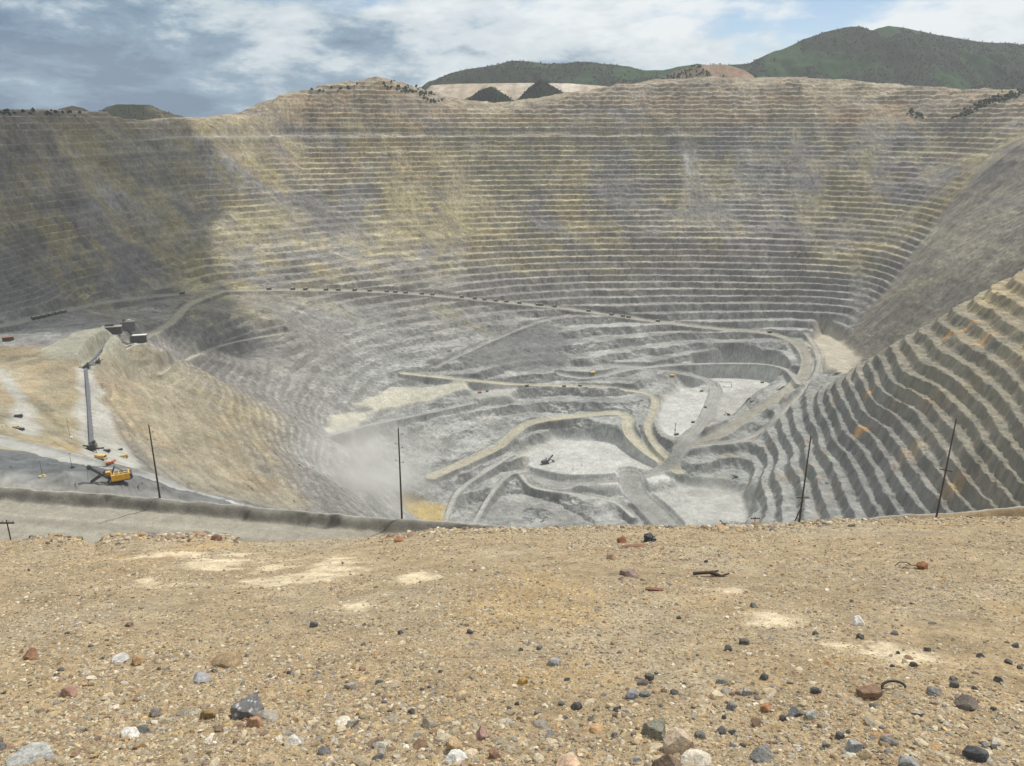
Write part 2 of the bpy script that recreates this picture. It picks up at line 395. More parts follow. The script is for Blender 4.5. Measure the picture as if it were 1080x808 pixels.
upper = sstep(-480, -380, base) * sstep(1500, 1800, YY)
lay(upper * sstep(-0.25, 0.45, rough_n) * 0.8, OL)
# inner pit greyer and paler
lay(sstep(-500, -620, base), (0.285, 0.29, 0.275))
topband = sstep(-60, 40, base) * sstep(1500, 1800, YY); lay(topband * 0.7, TN)
for a in [
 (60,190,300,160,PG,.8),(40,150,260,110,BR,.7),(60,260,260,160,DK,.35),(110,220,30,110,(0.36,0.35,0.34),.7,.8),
 (270,230,260,140,OL,.8),(200,285,170,60,OL,.7),(330,165,240,55,TN,.9),(310,155,60,25,(0.46,0.4,0.28),.8),(420,158,150,50,OR,.6),(250,165,150,30,OR,.5),
 (480,120,380,60,TN,.8),(330,115,160,60,OR,.5),(410,125,200,30,OR,.6),(550,125,250,40,OR,.4),(640,118,160,30,(0.36,0.33,0.31),.7),
 (520,185,250,70,OL,.7),(605,215,80,110,(0.34,0.29,0.17),.9),(600,180,90,60,TN,.6),(470,230,180,90,OL,.65),(510,240,50,80,(0.36,0.31,0.19),.8),(430,285,120,60,PG,.8),(440,260,100,50,PG,.6),
 (700,170,110,60,PG,.8),(730,190,70,90,(0.35,0.32,0.27),.8),(725,180,14,80,(0.46,0.45,0.43),.8,.3),
 (850,100,520,70,TN,.8),(930,115,200,45,OR,.75),(1010,110,220,50,TN,.8),(760,120,260,40,OR,.35),
 (860,180,160,120,PG,.85),(940,190,160,100,PG,.7),(840,250,340,120,PG,.75),(900,160,90,50,(0.2,.18,.17),.5),(690,270,260,90,BR,.6),(1010,160,100,60,(0.2,0.155,0.13),.7),
 (820,190,150,60,LG,.45),(830,150,90,25,LG,.5),(925,300,16,90,LG,.7,.4),(640,165,180,18,LG,.4),(700,300,260,30,(0.35,0.33,0.27),.5),
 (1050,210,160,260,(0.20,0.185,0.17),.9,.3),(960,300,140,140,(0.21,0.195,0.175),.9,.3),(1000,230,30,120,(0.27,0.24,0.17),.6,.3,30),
 (380,340,230,90,(0.26,0.26,0.245),.8),(470,330,90,50,OL,.5),(560,355,170,70,(0.215,0.215,0.205),.9,.2),(330,320,160,35,(0.34,0.31,0.23),.6),(500,345,60,30,(0.37,0.32,0.2),.6),
 (250,330,120,60,(0.33,0.29,0.19),.6),(230,350,80,60,(0.24,0.225,0.2),.8),(190,350,60,60,(0.24,0.235,0.21),.8),
 (640,345,140,30,(0.36,0.36,0.34),.6),(400,380,160,80,(0.285,0.285,0.27),.8),(290,390,90,80,(0.29,0.285,0.255),.7),
 (20,380,160,110,(0.37,0.30,0.16),.8,.3),(40,410,150,190,(0.42,0.335,0.19),1,.3),(60,445,70,120,(0.42,0.33,0.18),.9,.4),(68,400,60,110,(0.42,0.29,0.13),.8),(10,400,60,160,(0.40,0.30,0.15),.8),(10,470,60,20,(0.35,0.31,0.2),.6),
 (165,430,120,230,(0.41,0.335,0.20),.95,.35),(215,470,110,220,(0.40,0.33,0.20),.95,.35),(260,510,90,140,(0.38,0.31,0.18),.9),(150,390,100,140,(0.38,0.31,0.18),.8),(250,450,80,180,(0.33,0.28,0.18),.7),(210,400,120,150,(0.34,0.29,0.19),.6),(300,530,60,60,(0.33,0.30,0.22),.8),
 (175,470,14,40,(0.38,0.22,0.1),.8,.7),(120,405,22,60,(0.36,0.2,0.1),.6,.8),(190,490,16,30,(0.38,0.24,0.12),.8,.6),(55,395,24,50,(0.4,0.25,0.12),.7,.7),
 (330,430,120,160,(0.30,0.295,0.27),.7),(370,510,120,160,(0.40,0.40,0.375),.8),
 (30,462,90,50,(0.40,0.30,0.15),.8,.4),(60,492,260,44,(0.125,0.135,0.14),1,.2),(110,513,160,9,(0.27,0.275,0.265),.8,.2),(230,527,90,16,(0.42,0.42,0.40),.8,.3),
 (70,350,70,70,(0.22,0.225,0.215),.8),(30,355,160,50,(0.20,0.205,0.20),.7),
 (540,400,160,40,(0.23,0.235,0.225),.5),(600,420,160,50,(0.215,0.22,0.21),.7),(600,460,100,22,(0.20,0.205,0.20),.7),(480,430,90,60,(0.28,0.285,0.27),.8),(450,460,120,60,(0.28,0.28,0.265),.7),
 (515,440,30,30,(0.38,0.37,0.33),.7),(560,480,30,60,(0.36,0.33,0.24),.6),(580,530,120,40,(0.27,0.27,0.255),.6),(720,530,120,50,(0.40,0.40,0.38),.7),(730,545,50,18,(0.21,0.21,0.2),.7),
 ]:
    patch(*a)
# the nose: grey foot, yellow-brown shoulder, orange seams
nose = sstep(330, 420, XX) * sstep(1950, 1850, YY - (XX - 700) * 0.2)
lay(nose * sstep(-660, -700 + 140, base) * 0.85, (0.215, 0.215, 0.205))
lay(nose * sstep(-590, -430, base + fbm(XX, YY, 120, 3, 19) * 60 + (XX - 700) * .12) * 0.9, (0.235, 0.215, 0.16))
lay(nose * sstep(-400, -310, base + fbm(XX, YY, 60, 3, 18) * 40) * 0.7, (0.34, 0.275, 0.16))
lay(nose * sstep(.15, .5, fbm(XX, YY, 40, 4, 17)) * .35, (0.28, 0.215, 0.14))
lay(nose * sstep(.1, .4, fbm(XX, YY, 25, 4, 16)) * .4, (0.15, 0.155, 0.145))
for a in [(915,418,16,14,(0.55,0.33,0.11),.75,.8,60),(908,455,9,20,(0.55,0.32,0.11),.75,.8,20),(1005,352,40,9,(0.5,0.3,0.12),.9,.6),(1030,362,26,9,(0.5,0.28,0.12),.9,.6),(1020,410,40,40,(0.3,0.25,0.16),.6),(1050,310,50,20,(0.42,0.34,0.18),.8),
          (985,420,26,30,(0.34,0.25,0.14),.6,.8),(1010,510,14,20,(0.38,0.26,0.14),.7,.8),(960,480,20,20,(0.34,0.27,0.18),.6,.8),(875,482,4,10,(0.25,0.42,0.18),.9,.3),(880,440,40,50,(0.17,0.19,0.165),.6),
          (855,500,20,20,(0.17,0.2,0.18),.6),(940,400,40,40,(0.17,0.19,0.17),.6),(905,400,24,24,(0.4,0.38,0.33),.5)]:
    patch(*a)
bl = .55 * fbm(XX * .45, YY * 1.0, 30, 5, 101, .65) + .55 * fbm(XX + YY * .4, YY * .7, 40, 6, 105, .68); bl2 = .65 * fbm(XX * .8, YY * 1.0, 12, 4, 103, .7) + .5 * fbm(XX, YY * .6, 6, 3, 107, .7)
lay(upper * sstep(.02, .28, bl + .35 * rough_n + .06) * (.55 + .25 * sstep(500, -100, XX)) * (1 - topband), (0.355, 0.30, 0.165))
lay(upper * sstep(.05, .3, -bl + .1 * rough_n) * .6 * (1 - topband), (0.165, 0.15, 0.14))
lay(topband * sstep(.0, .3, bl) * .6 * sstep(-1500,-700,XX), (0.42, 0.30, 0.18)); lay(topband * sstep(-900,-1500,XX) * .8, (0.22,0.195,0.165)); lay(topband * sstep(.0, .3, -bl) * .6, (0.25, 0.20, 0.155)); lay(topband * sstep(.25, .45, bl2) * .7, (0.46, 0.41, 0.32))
lay((1 - upper) * (1 - nose) * sstep(.05, .35, bl) * .35, (0.34, 0.33, 0.30)); lay((1 - upper) * (1 - nose) * sstep(.05, .35, -bl) * .3, (0.19, 0.19, 0.18))
for a in [(420,250,120,130,(0.35,0.30,0.17),.6,.9),(500,215,170,110,(0.36,0.305,0.175),.6,.9),(605,225,60,150,(0.39,0.33,0.19),.75,.7),(560,280,120,60,(0.34,0.29,0.17),.6,.9),(250,250,110,120,(0.34,0.30,0.17),.6,.8),(310,175,150,40,(0.42,0.34,0.21),.6,.8),(420,175,120,30,(0.42,0.33,0.2),.5,.8),(510,235,18,110,(0.40,0.345,0.21),.6,.6),
          (430,285,90,60,(0.19,0.18,0.17),.7,.8),(600,255,60,40,(0.19,0.175,0.17),.5,.9),(360,235,70,50,(0.2,0.185,0.17),.5,.9),(270,205,25,60,(0.16,0.15,0.145),.6,.7),(450,95,60,16,(0.2,0.16,0.12),.6,.8),(325,122,40,18,(0.17,0.14,0.115),.7,.7),(725,200,10,120,(0.45,0.43,0.39),.7,.5),(640,285,140,26,(0.36,0.32,0.22),.5,.8),(800,300,160,14,(0.36,0.32,0.23),.4,.8)]: patch(*a)
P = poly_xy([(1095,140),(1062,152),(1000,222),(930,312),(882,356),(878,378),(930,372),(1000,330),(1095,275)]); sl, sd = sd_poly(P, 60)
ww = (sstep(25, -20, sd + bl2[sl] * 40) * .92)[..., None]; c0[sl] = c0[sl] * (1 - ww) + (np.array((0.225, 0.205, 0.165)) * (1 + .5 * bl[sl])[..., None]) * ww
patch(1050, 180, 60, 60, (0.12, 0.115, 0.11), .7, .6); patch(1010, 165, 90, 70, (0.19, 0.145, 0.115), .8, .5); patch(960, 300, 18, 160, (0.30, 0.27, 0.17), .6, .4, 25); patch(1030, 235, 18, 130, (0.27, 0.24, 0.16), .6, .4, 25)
kk = np.floor(tq + .3); seg = vnoise(kk * 7.13 + 300, XX / 110 + fbm(XX, YY, 60, 2, 133) * .5, 134) - .5
lay(upper * np.clip(seg * 1.6, 0, 1) * .7, (0.40, 0.36, 0.27)); lay((1 - nose) * np.clip(-seg * 1.6, 0, 1) * .55, (0.16, 0.15, 0.145))
c0 *= (1 + .42 * bl2)[..., None]
# streaks down the fall line, bench tops dusted with pale fines, darker broken rock on the faces
lay(wb * np.exp(-((base + warp + 44) / 15) ** 4) * .6, (0.31, 0.285, 0.24))
st = fbm(XX, YY * 0.2, 20, 4, 23)
st2 = fbm(XX, YY * 0.13 + base * .02, 8, 3, 24)
c0 *= (1 + 0.12 * st * (1 - flat) + 0.07 * st2 * (1 - flat) + 0.13 * fbm(XX, YY, 45, 5, 41) + 0.10 * fbm(XX * 0.6, YY, 26, 3, 43) + 0.10 * fbm(XX, YY, 9, 3, 47))[..., None]
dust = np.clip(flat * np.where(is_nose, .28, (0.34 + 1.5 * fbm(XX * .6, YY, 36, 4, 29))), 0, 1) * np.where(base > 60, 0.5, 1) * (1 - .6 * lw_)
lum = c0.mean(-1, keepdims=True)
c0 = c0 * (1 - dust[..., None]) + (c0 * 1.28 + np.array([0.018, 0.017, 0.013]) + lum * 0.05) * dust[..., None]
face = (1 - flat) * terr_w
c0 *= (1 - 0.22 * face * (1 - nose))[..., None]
# white ore chutes and slides
wh = sstep(0.50, 0.72, fbm(XX * 1.0, YY * 0.55, 60, 4, 83)) * sstep(0.1, 0.5, fbm(XX, YY, 400, 2, 84) + 0.2)
lay(wh * 0.45, (0.42, 0.41, 0.385))
def paintpoly(pl, c, s, soft=25, stripe=.3, orange=.35):
    P = poly_xy(pl); sl, sd = sd_poly(P, 60); px, py = XX[sl], YY[sl]
    w = (sstep(soft, -soft, sd + fbm(px, py, 40, 4, 121) * 30) * s)[..., None]
    band = vnoise(h2_[sl] / 5.0, px * .006 + 50, 131) - .5; band2 = vnoise(h2_[sl] / 14.0, px * .004 + 90, 132) - .5
    m = (1 + .42 * band + .3 * band2 + stripe * fbm(px, py * .12, 16, 4, 122) + .2 * fbm(px, py, 30, 4, 123) + .15 * fbm(px, py, 7, 3, 124))[..., None]
    o_ = sstep(.05, .4, fbm(px, py * .4, 45, 4, 125))[..., None] * orange
    cc = np.array(c) * (1 - o_) + np.array((0.33, 0.22, 0.115)) * o_
    c0[sl] = c0[sl] * (1 - w) + cc * m * w
paintpoly([(-20,368),(40,366),(78,388),(84,430),(80,476),(30,466),(-20,455)], (0.305, 0.27, 0.185), .92)
paintpoly([(108,398),(125,430),(160,478),(210,520),(300,545),(330,545),(250,460),(200,390),(170,372),(120,380)], (0.28, 0.255, 0.19), .72)
paintpoly([(-20,372),(20,395),(38,425),(40,455),(0,455),(-20,440)], (0.33, 0.30, 0.23), .5)
paintpoly([(455,385),(500,366),(560,342),(592,346),(602,384),(545,391)], (0.175, 0.175, 0.17), .9, 10, .12, 0)
for sl, w, c in floor_polys:
    ww = (w * 0.93)[..., None]; nn = (1 + 0.10 * fbm(XX[sl], YY[sl], 30, 4, 15) + 0.06 * fbm(XX[sl], YY[sl], 9, 3, 16))[..., None]
    c0[sl] = c0[sl] * (1 - ww) + np.array(c) * nn * ww
for sl, w, c, d, tt in road_cols:
    ww = (w * 0.92)[..., None]; track = (1 - 0.10 * np.exp(-((np.abs(d) - 5) / 2.0) ** 2) + 0.07 * fbm(tt * 0.2, d, 8, 3, 17))[..., None]
    c0[sl] = c0[sl] * (1 - ww) + np.array(c) * track * ww
grn = np.random.default_rng(77); c0 *= (1 + .13 * grn.standard_normal(XX.shape).astype(np.float32).clip(-2, 2) * (1 - .5 * (nose > .5)) * sstep(450, 1000, YY))[..., None]
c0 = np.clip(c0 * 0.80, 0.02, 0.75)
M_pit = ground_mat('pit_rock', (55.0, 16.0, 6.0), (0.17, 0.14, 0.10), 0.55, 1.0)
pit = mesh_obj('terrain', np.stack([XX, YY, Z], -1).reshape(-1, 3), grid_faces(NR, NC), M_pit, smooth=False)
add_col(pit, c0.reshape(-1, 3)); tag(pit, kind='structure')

# ================================================================== LIGHT AND SKY
SUN_EL, SUN_AZ = R(56), R(48)          # azimuth measured from the view axis (+y) towards the right (+x)
sd_ = Vector((math.sin(SUN_AZ) * math.cos(SUN_EL), math.cos(SUN_AZ) * math.cos(SUN_EL), math.sin(SUN_EL)))
sun_d = bpy.data.lights.new('sun', 'SUN'); sun_d.energy = 4.2; sun_d.angle = R(0.5); sun_d.color = (1.0, 0.95, 0.87)
sun = bpy.data.objects.new('sun', sun_d); col.objects.link(sun); sun.rotation_euler = sd_.to_track_quat('Z', 'Y').to_euler(); sun.location = (0, 0, 500)
w = bpy.data.worlds.new('World'); scn.world = w; w.use_nodes = True
nt = w.node_tree; nt.nodes.clear(); L = nt.links.new
out = nt.nodes.new('ShaderNodeOutputWorld')
sky = nd(nt, 'ShaderNodeTexSky', sky_type='NISHITA', sun_disc=False, sun_elevation=SUN_EL, sun_rotation=SUN_AZ, altitude=1800, air_density=1.0, dust_density=0.6, ozone_density=1.5)
bg1 = nd(nt, 'ShaderNodeBackground', _Strength=0.10); L(sky.outputs[0], bg1.inputs[0])
tc = nd(nt, 'ShaderNodeTexCoord'); sep = nd(nt, 'ShaderNodeSeparateXYZ'); L(tc.outputs['Generated'], sep.inputs[0])
def M_(op, a, b=None, c=None):
    n = nd(nt, 'ShaderNodeMath', operation=op)
    for i, q in enumerate((a, b, c)):
        if q is None: continue
        if isinstance(q, (int, float)): n.inputs[i].default_value = q
        else: L(q, n.inputs[i])
    return n.outputs[0]
def MR(v, a, b, c=0.0, d=1.0):
    n = nd(nt, 'ShaderNodeMapRange', interpolation_type='SMOOTHSTEP'); L(v, n.inputs[0])
    for i, q in zip((1, 2, 3, 4), (a, b, c, d)): n.inputs[i].default_value = q
    return n.outputs[0]
cmb = nd(nt, 'ShaderNodeCombineXYZ'); L(M_('MULTIPLY', sep.outputs[0], 3.2), cmb.inputs[0]); L(M_('MULTIPLY', sep.outputs[2], 8.5), cmb.inputs[1]); L(M_('MULTIPLY', sep.outputs[1], 3.0), cmb.inputs[2])
def NZ(scale, det, rough, off, dist=0.0):
    mp = nd(nt, 'ShaderNodeMapping'); L(cmb.outputs[0], mp.inputs[0]); mp.inputs['Location'].default_value = off
    n = nd(nt, 'ShaderNodeTexNoise', _Scale=scale, _Detail=det, _Roughness=rough, _Distortion=dist); L(mp.outputs[0], n.inputs['Vector']); return n.outputs['Fac']
n1 = NZ(1.1, 8.0, 0.55, (3.1, 1.7, 0), 0.3); n2 = NZ(2.0, 9.0, 0.6, (9.2, 4.3, 2.0), 0.2); n3 = NZ(6.5, 8.0, 0.62, (1.2, 7.3, 5.0), 0.1)
# brightness of the cloud deck: greyer towards the left, brighter towards the right
bri = M_('ADD', M_('ADD', M_('MULTIPLY', n2, 0.80), M_('MULTIPLY', n3, 0.30)), M_('MULTIPLY', sep.outputs[0], 0.30))
bri = M_('ADD', bri, M_('MULTIPLY', sep.outputs[2], 1.5))
cr = nd(nt, 'ShaderNodeValToRGB'); L(bri, cr.inputs[0])
e = cr.color_ramp.elements; e[0].position = 0.44; e[0].color = (0.085, 0.165, 0.275, 1); e[1].position = 0.80; e[1].color = (0.80, 0.84, 0.86, 1)
m1 = e.new(0.55); m1.color = (0.21, 0.32, 0.43, 1); m2 = e.new(0.64); m2.color = (0.55, 0.63, 0.68, 1)
bg2 = nd(nt, 'ShaderNodeBackground', _Strength=1.06); L(cr.outputs[0], bg2.inputs[0])
# gaps of blue towards the right
cov = M_('ADD', M_('SUBTRACT', n1, M_('MULTIPLY', MR(sep.outputs[0], 0.10, 0.34), 0.085)), M_('MULTIPLY', n3, 0.12))
cov = MR(cov, 0.37, 0.49)
mx = nd(nt, 'ShaderNodeMixShader'); L(cov, mx.inputs[0]); L(bg1.outputs[0], mx.inputs[1]); L(bg2.outputs[0], mx.inputs[2]); L(mx.outputs[0], out.inputs[0])
scn.view_settings.view_transform = 'Standard'; scn.view_settings.look = 'None'; scn.view_settings.exposure = 0.0; scn.view_settings.gamma = 1
scn.cycles.use_denoising = True
scn.cycles.max_bounces = 6; scn.cycles.volume_bounces = 1
# ================================================================== ROADSIDE SHELF (between the lookout and the pit)
LIP = [(-120,505),(-60,508),(0,513),(80,519),(160,525),(230,531),(300,537),(400,545),(460,549),(520,554),(560,557),(620,561),(700,565),(800,562),(850,556),(890,549),(940,544),(1000,541),(1040,537),(1080,533),(1180,527)]
lp = np.array([at_z(u, v, -105.6) for u, v in LIP]); lpS = lp[:, 0] / lp[:, 1]
Sn = np.linspace(-0.95, 0.95, 620)
Yn = np.concatenate([np.arange(9, 120, 3.0), np.arange(120, 190, 1.2), np.arange(190, 245, 0.45), np.arange(245, 460, 4.0)])
Y2, S2 = np.meshgrid(Yn, Sn, indexing='ij'); X2 = S2 * Y2 + np.sign(S2) * np.abs(S2) * np.maximum(0, 60 - Y2)
yl = np.interp(S2, lpS, lp[:, 1]) + fbm(X2, Y2, 14, 3, 204) * 0.9
z_drop = -9.6 - 0.80 * np.maximum(Y2 - 14, 0)
dl = Y2 - yl
berm = 2.3 * sstep(-4.6, -1.5, dl + fbm(X2, Y2, 9, 3, 201) * 1.4)
z_road = -107.9 + berm + fbm(X2, Y2, 30, 3, 202) * 0.25 + 0.45 * fbm(X2, Y2, 3.5, 3, 203) * sstep(-11, -6, dl)
z2 = np.maximum(z_drop + fbm(X2, Y2, 12, 3, 205) * 1.0, z_road)
z2 = np.where(dl > 0, z_road - 0.72 * dl + fbm(X2, Y2, 20, 3, 206) * sstep(0, 20, dl) * 3, z2)
c2 = np.zeros(X2.shape + (3,), np.float32) + np.array((0.262, 0.244, 0.200), np.float32)
lane = (np.exp(-((dl + 13) / 1.0) ** 2) + 0.7 * np.exp(-((dl + 21) / 1.6) ** 2)) * 0.12 - 0.12 * np.exp(-((dl + 17) / 2.0) ** 2) + 0.08 * fbm(X2 * 0.12, dl + X2 * 0.02, 2.2, 4, 207)
c2 *= (1 + lane)[..., None]
bw = sstep(-5.4, -4.0, dl + fbm(X2, Y2, 6, 3, 210) * 1.0)
rgt = sstep(0.28, 0.40, S2)
bc = np.array((0.150, 0.140, 0.118)) * (1 - rgt[..., None]) + np.array((0.225, 0.165, 0.095)) * rgt[..., None]
bc = bc * (1 + 0.30 * fbm(X2, Y2, 5, 4, 208))[..., None]
c2 = c2 * (1 - bw[..., None]) + bc * bw[..., None]
dk = sstep(0.25, 0.5, fbm(X2, Y2, 7, 3, 209)) * bw * (1 - rgt); c2 *= (1 - 0.45 * dk)[..., None]
pl2 = sstep(-1.2, 0, dl)[..., None]; c2 = c2 * (1 - pl2) + np.array((0.30, 0.295, 0.27)) * pl2
rl = (rgt * sstep(-7, -11, dl))[..., None]; c2 = c2 * (1 - rl) + np.array((0.44, 0.41, 0.34)) * rl
up = sstep(-108, -100, z_drop)[..., None] * (dl < -12)[..., None]; c2 = c2 * (1 - up) + np.array((0.36, 0.29, 0.19)) * up
M_near = ground_mat('roadside_dirt', (9.0, 2.0, 0.5), 0.14, 0.7, 0.25)
near = mesh_obj('haul_road_ground', np.stack([X2, Y2, z2], -1).reshape(-1, 3), grid_faces(*X2.shape), M_near, smooth=True)
add_col(near, np.clip(c2, 0.03, 0.7).reshape(-1, 3)); tag(near, kind='structure')
def ZN(x, y):
    s = x / y; i = int(np.argmin(np.abs(Yn - y))); j = int(np.argmin(np.abs(Sn - s))); return float(z2[i, j])

# ================================================================== FOREGROUND GRAVEL SLOPE
CR = [(-200,576),(-60,573),(0,571),(22,571),(34,567),(60,566),(84,570),(98,575),(112,567),(135,564),(170,565),(205,564),(240,566),(256,573),(300,572),(345,570),(400,567),(430,563),(460,560),(500,559),(560,558),
      (640,556),(700,556),(760,556),(820,555),(850,552),(880,549),(940,549),(1000,547),(1080,546),(1200,545)]
YC = 13.6
crw = np.array([at_y(u, v, YC) for u, v in CR])
crbS = np.linspace(-1.2, 1.2, 97); crbZ = np.array([np.interp(np.linspace(q - .12, q + .12, 25), crw[:, 0] / YC, crw[:, 2]).mean() for q in crbS])
def FG(x, y):
    x = np.asarray(x, float); y = np.asarray(y, float)
    s = x / np.maximum(y, 2.5)
    zc0 = np.interp(s, crw[:, 0] / YC, crw[:, 2]); zcb = np.interp(s, crbS, crbZ)
    zc_ = zcb + (zc0 - zcb) * sstep(YC - 2.6, YC - 0.1, y)
    yy = np.maximum(y, 1.0)
    q = np.clip((yy - 3) / (YC - 3), -0.4, 1)
    z = -3.32 + (zc_ + 3.32) * np.sign(q) * np.abs(q) ** 1.06
    fall = np.maximum(yy - YC, 0)
    z = z - 0.95 * np.sqrt(fall * fall + 0.02) + 0.1344
    amp = np.clip((YC - yy) / 3, 0.15, 1)
    z = z + amp * (fbm(x, y, 2.6, 3, 301) * 0.10 + fbm(x, y, 0.6, 3, 302) * 0.030) + fbm(x, y, 0.16, 3, 303) * 0.012
    return z
xf = np.arange(-15, 15.01, 0.045); yf = np.concatenate([np.arange(-6, 2, 0.25), np.arange(2, 17.5, 0.045), np.arange(17.5, 22, 0.3)])
Yf, Xf = np.meshgrid(yf, xf, indexing='ij'); Zf = FG(Xf, Yf)
def hitF(u, v):
    sx, sz = ray(u, v); Y = np.arange(2.0, 15.0, 0.01)
    b = np.nonzero(FG(sx * Y, Y) >= sz * Y)[0]
    y = Y[b[0]] if len(b) else YC
    return Vector((sx * y, y, float(FG(sx * y, y))))
SAND = [(176,583,.55,.22),(234,595,.75,.4),(290,597,.32,.25),(285,614,.35,.2),(437,609,.3,.12),(378,639,.22,.12),(160,617,.5,.12),(810,651,.30,.10),(928,687,.46,.15),(890,680,.30,.06),(770,622,.4,.08),(345,600,.5,.4)]
cf = np.zeros(Xf.shape + (3,), np.float32) + np.array((0.325, 0.255, 0.160), np.float32)
def fcol_mod(x, y):
    return 1 + 0.13 * fbm(x, y, 2.2, 4, 311) + 0.10 * fbm(x, y, 0.35, 4, 312)
cf *= fcol_mod(Xf, Yf)[..., None]
lw = (sstep(7.5, 4.5, Yf) * 0.45)[..., None]; cf = cf * (1 - lw) + cf * np.array((1.06, 0.98, 0.84)) * lw
gr = sstep(0.0, 0.6, fbm(Xf, Yf, 1.5, 3, 313))[..., None] * 0.4; cf = cf * (1 - gr) + np.array((0.36, 0.32, 0.24)) * gr
och = sstep(0.2, 0.6, fbm(Xf, Yf, 1.8, 3, 315))[..., None] * 0.5; cf = cf * (1 - och) + np.array((0.42, 0.29, 0.13)) * och
sandw = np.zeros(Xf.shape)
sand_pts = []
for u, v, rx, ry in SAND:
    p = hitF(u, v); sand_pts.append((p.x, p.y, rx, ry * 3.0))
def sand_at(x, y):
    s_ = 0
    for cx, cy, rx, ry in sand_pts:
        d = np.hypot((x - cx) / rx, (y - cy) / ry) + fbm(x, y, 0.40, 5, 321, .65) * 1.15
        s_ = np.maximum(s_, sstep(1.05, 0.35, d))
    return s_
sw = sand_at(Xf, Yf)[..., None]
p_or = hitF(345, 603)
cf = cf * (1 - sw) + np.array((0.56, 0.465, 0.32)) * sw
M_grav = ground_mat('gravel_dirt', (0.40, 0.06, 0.016), 0.27, 1.0, 0.02)
fgo = mesh_obj('gravel_slope_ground', np.stack([Xf, Yf, Zf], -1).reshape(-1, 3), grid_faces(*Xf.shape), M_grav, smooth=True)
add_col(fgo, np.clip(cf, 0.03, 0.8).reshape(-1, 3)); tag(fgo, kind='structure')

# ---- loose gravel (nobody could count it): one object
ICO = []
def ico(sub_):
    import bmesh
    bm = bmesh.new(); bmesh.ops.create_icosphere(bm, subdivisions=sub_, radius=1.0)
    v = np.array([x.co[:] for x in bm.verts]); f = np.array([[y.index for y in x.verts] for x in bm.faces]); bm.free(); return v, f
I1v, I1f = ico(1); I2v, I2f = ico(2); I3v, I3f = ico(3); I4v, I4f = ico(4)
rng = np.random.default_rng(5)
def cut_rock(v, seed, nplanes=11, soft=0.02):
    r = np.random.default_rng(seed); n_ = r.normal(size=(nplanes, 3)); n_ /= np.linalg.norm(n_, axis=1, keepdims=True)
    d_ = r.uniform(0.62, 1.0, nplanes)
    dots = v @ n_.T; rad = np.where(dots > 1e-3, d_ / np.maximum(dots, 1e-3), 9).min(1); rad = np.minimum(rad, 1.18)
    out_ = v * rad[:, None]
    nn = fbm(v[:, 0] * 2 + seed, v[:, 1] * 2 + v[:, 2] * 2, 0.5, 3, seed % 50 + 400) * 0.05 + fbm(v[:, 0] * 9 + seed, v[:, 1] * 9 + v[:, 2] * 7, 1.0, 2, 7) * soft
    return out_ * (1 + nn[:, None])
PAL = np.array([(0.40,0.33,0.22),(0.45,0.38,0.27),(0.34,0.26,0.16),(0.29,0.26,0.21),(0.52,0.47,0.38),(0.22,0.15,0.10),(0.36,0.24,0.13),(0.17,0.165,0.16),(0.27,0.20,0.15),(0.42,0.31,0.16)])
PP = np.array([.27,.17,.18,.10,.055,.06,.07,.03,.055,.05]); PP /= PP.sum()
def shard(v, seed):
    r = np.random.default_rng(seed); n_ = r.normal(size=(7, 3)); n_ /= np.linalg.norm(n_, axis=1, keepdims=True); d_ = r.uniform(0.40, 0.95, 7)
    dots = v @ n_.T; rad = np.minimum(np.where(dots > 1e-3, d_ / np.maximum(dots, 1e-3), 9).min(1), 1.25); return v * rad[:, None]
tmpl1 = [shard(I1v, 900 + i) for i in range(14)]; tmpl2 = [shard(I2v, 950 + i) for i in range(20)]
def scatter(N, tm, F_, xs, ys, size, cols, sink=0.42):
    k = tm[0].shape[0]
    V = np.zeros((N, k, 3)); ti = rng.integers(0, len(tm), N)
    T = np.stack(tm)[ti]
    sc = np.stack([size * rng.uniform(0.75, 1.35, N), size * rng.uniform(0.75, 1.2, N), size * rng.uniform(0.3, 0.65, N)], 1)
    T = T * sc[:, None, :]
    a = rng.uniform(0, 6.283, N); ca, sa = np.cos(a)[:, None], np.sin(a)[:, None]
    b = rng.normal(0, 0.35, N)[:, None]; cb, sb = np.cos(b), np.sin(b)
    x_, y_, z_ = T[..., 0], T[..., 1], T[..., 2]
    x_, z_ = x_ * cb - z_ * sb, x_ * sb + z_ * cb
    x_, y_ = x_ * ca - y_ * sa, x_ * sa + y_ * ca
    V[..., 0] = x_ + xs[:, None]; V[..., 1] = y_ + ys[:, None]
    V[..., 2] = z_ + (FG(xs, ys) + sc[:, 2] * (1 - 2 * sink) * 0.8)[:, None]
    Fs = F_[None] + (np.arange(N) * k)[:, None, None]
    C_ = np.repeat(cols, k, axis=0)
    return V.reshape(-1, 3), Fs.reshape(-1, 3), C_
def sample_fg(N, p=1.1):
    ys = (2.6 ** (1 - p) + rng.random(N) * ((YC + 0.3) ** (1 - p) - 2.6 ** (1 - p))) ** (1 / (1 - p))
    xs = rng.uniform(-1.15, 1.15, N) * (ys + 0.5)
    return xs, ys
parts_ = []
def pal_cols(N, x, y, dark=0):
    c = PAL[rng.choice(len(PAL), N, p=PP)] * rng.uniform(0.62, 1.15, (N, 1)) * 0.97
    return c
xs, ys = sample_fg(250000); keep = rng.random(len(xs)) > sand_at(xs, ys) * 0.93
dens = fbm(xs, ys, 1.3, 3, 331); keep &= rng.random(len(xs)) < np.clip(0.75 + dens * 0.9, 0.15, 1); xs, ys = xs[keep], ys[keep]
N = len(xs); parts_.append(scatter(N, tmpl1, I1f, xs, ys, np.clip(rng.lognormal(-5.0, 0.45, N), 0.0025, 0.022) * (0.75 + ys / 12), pal_cols(N, xs, ys)))
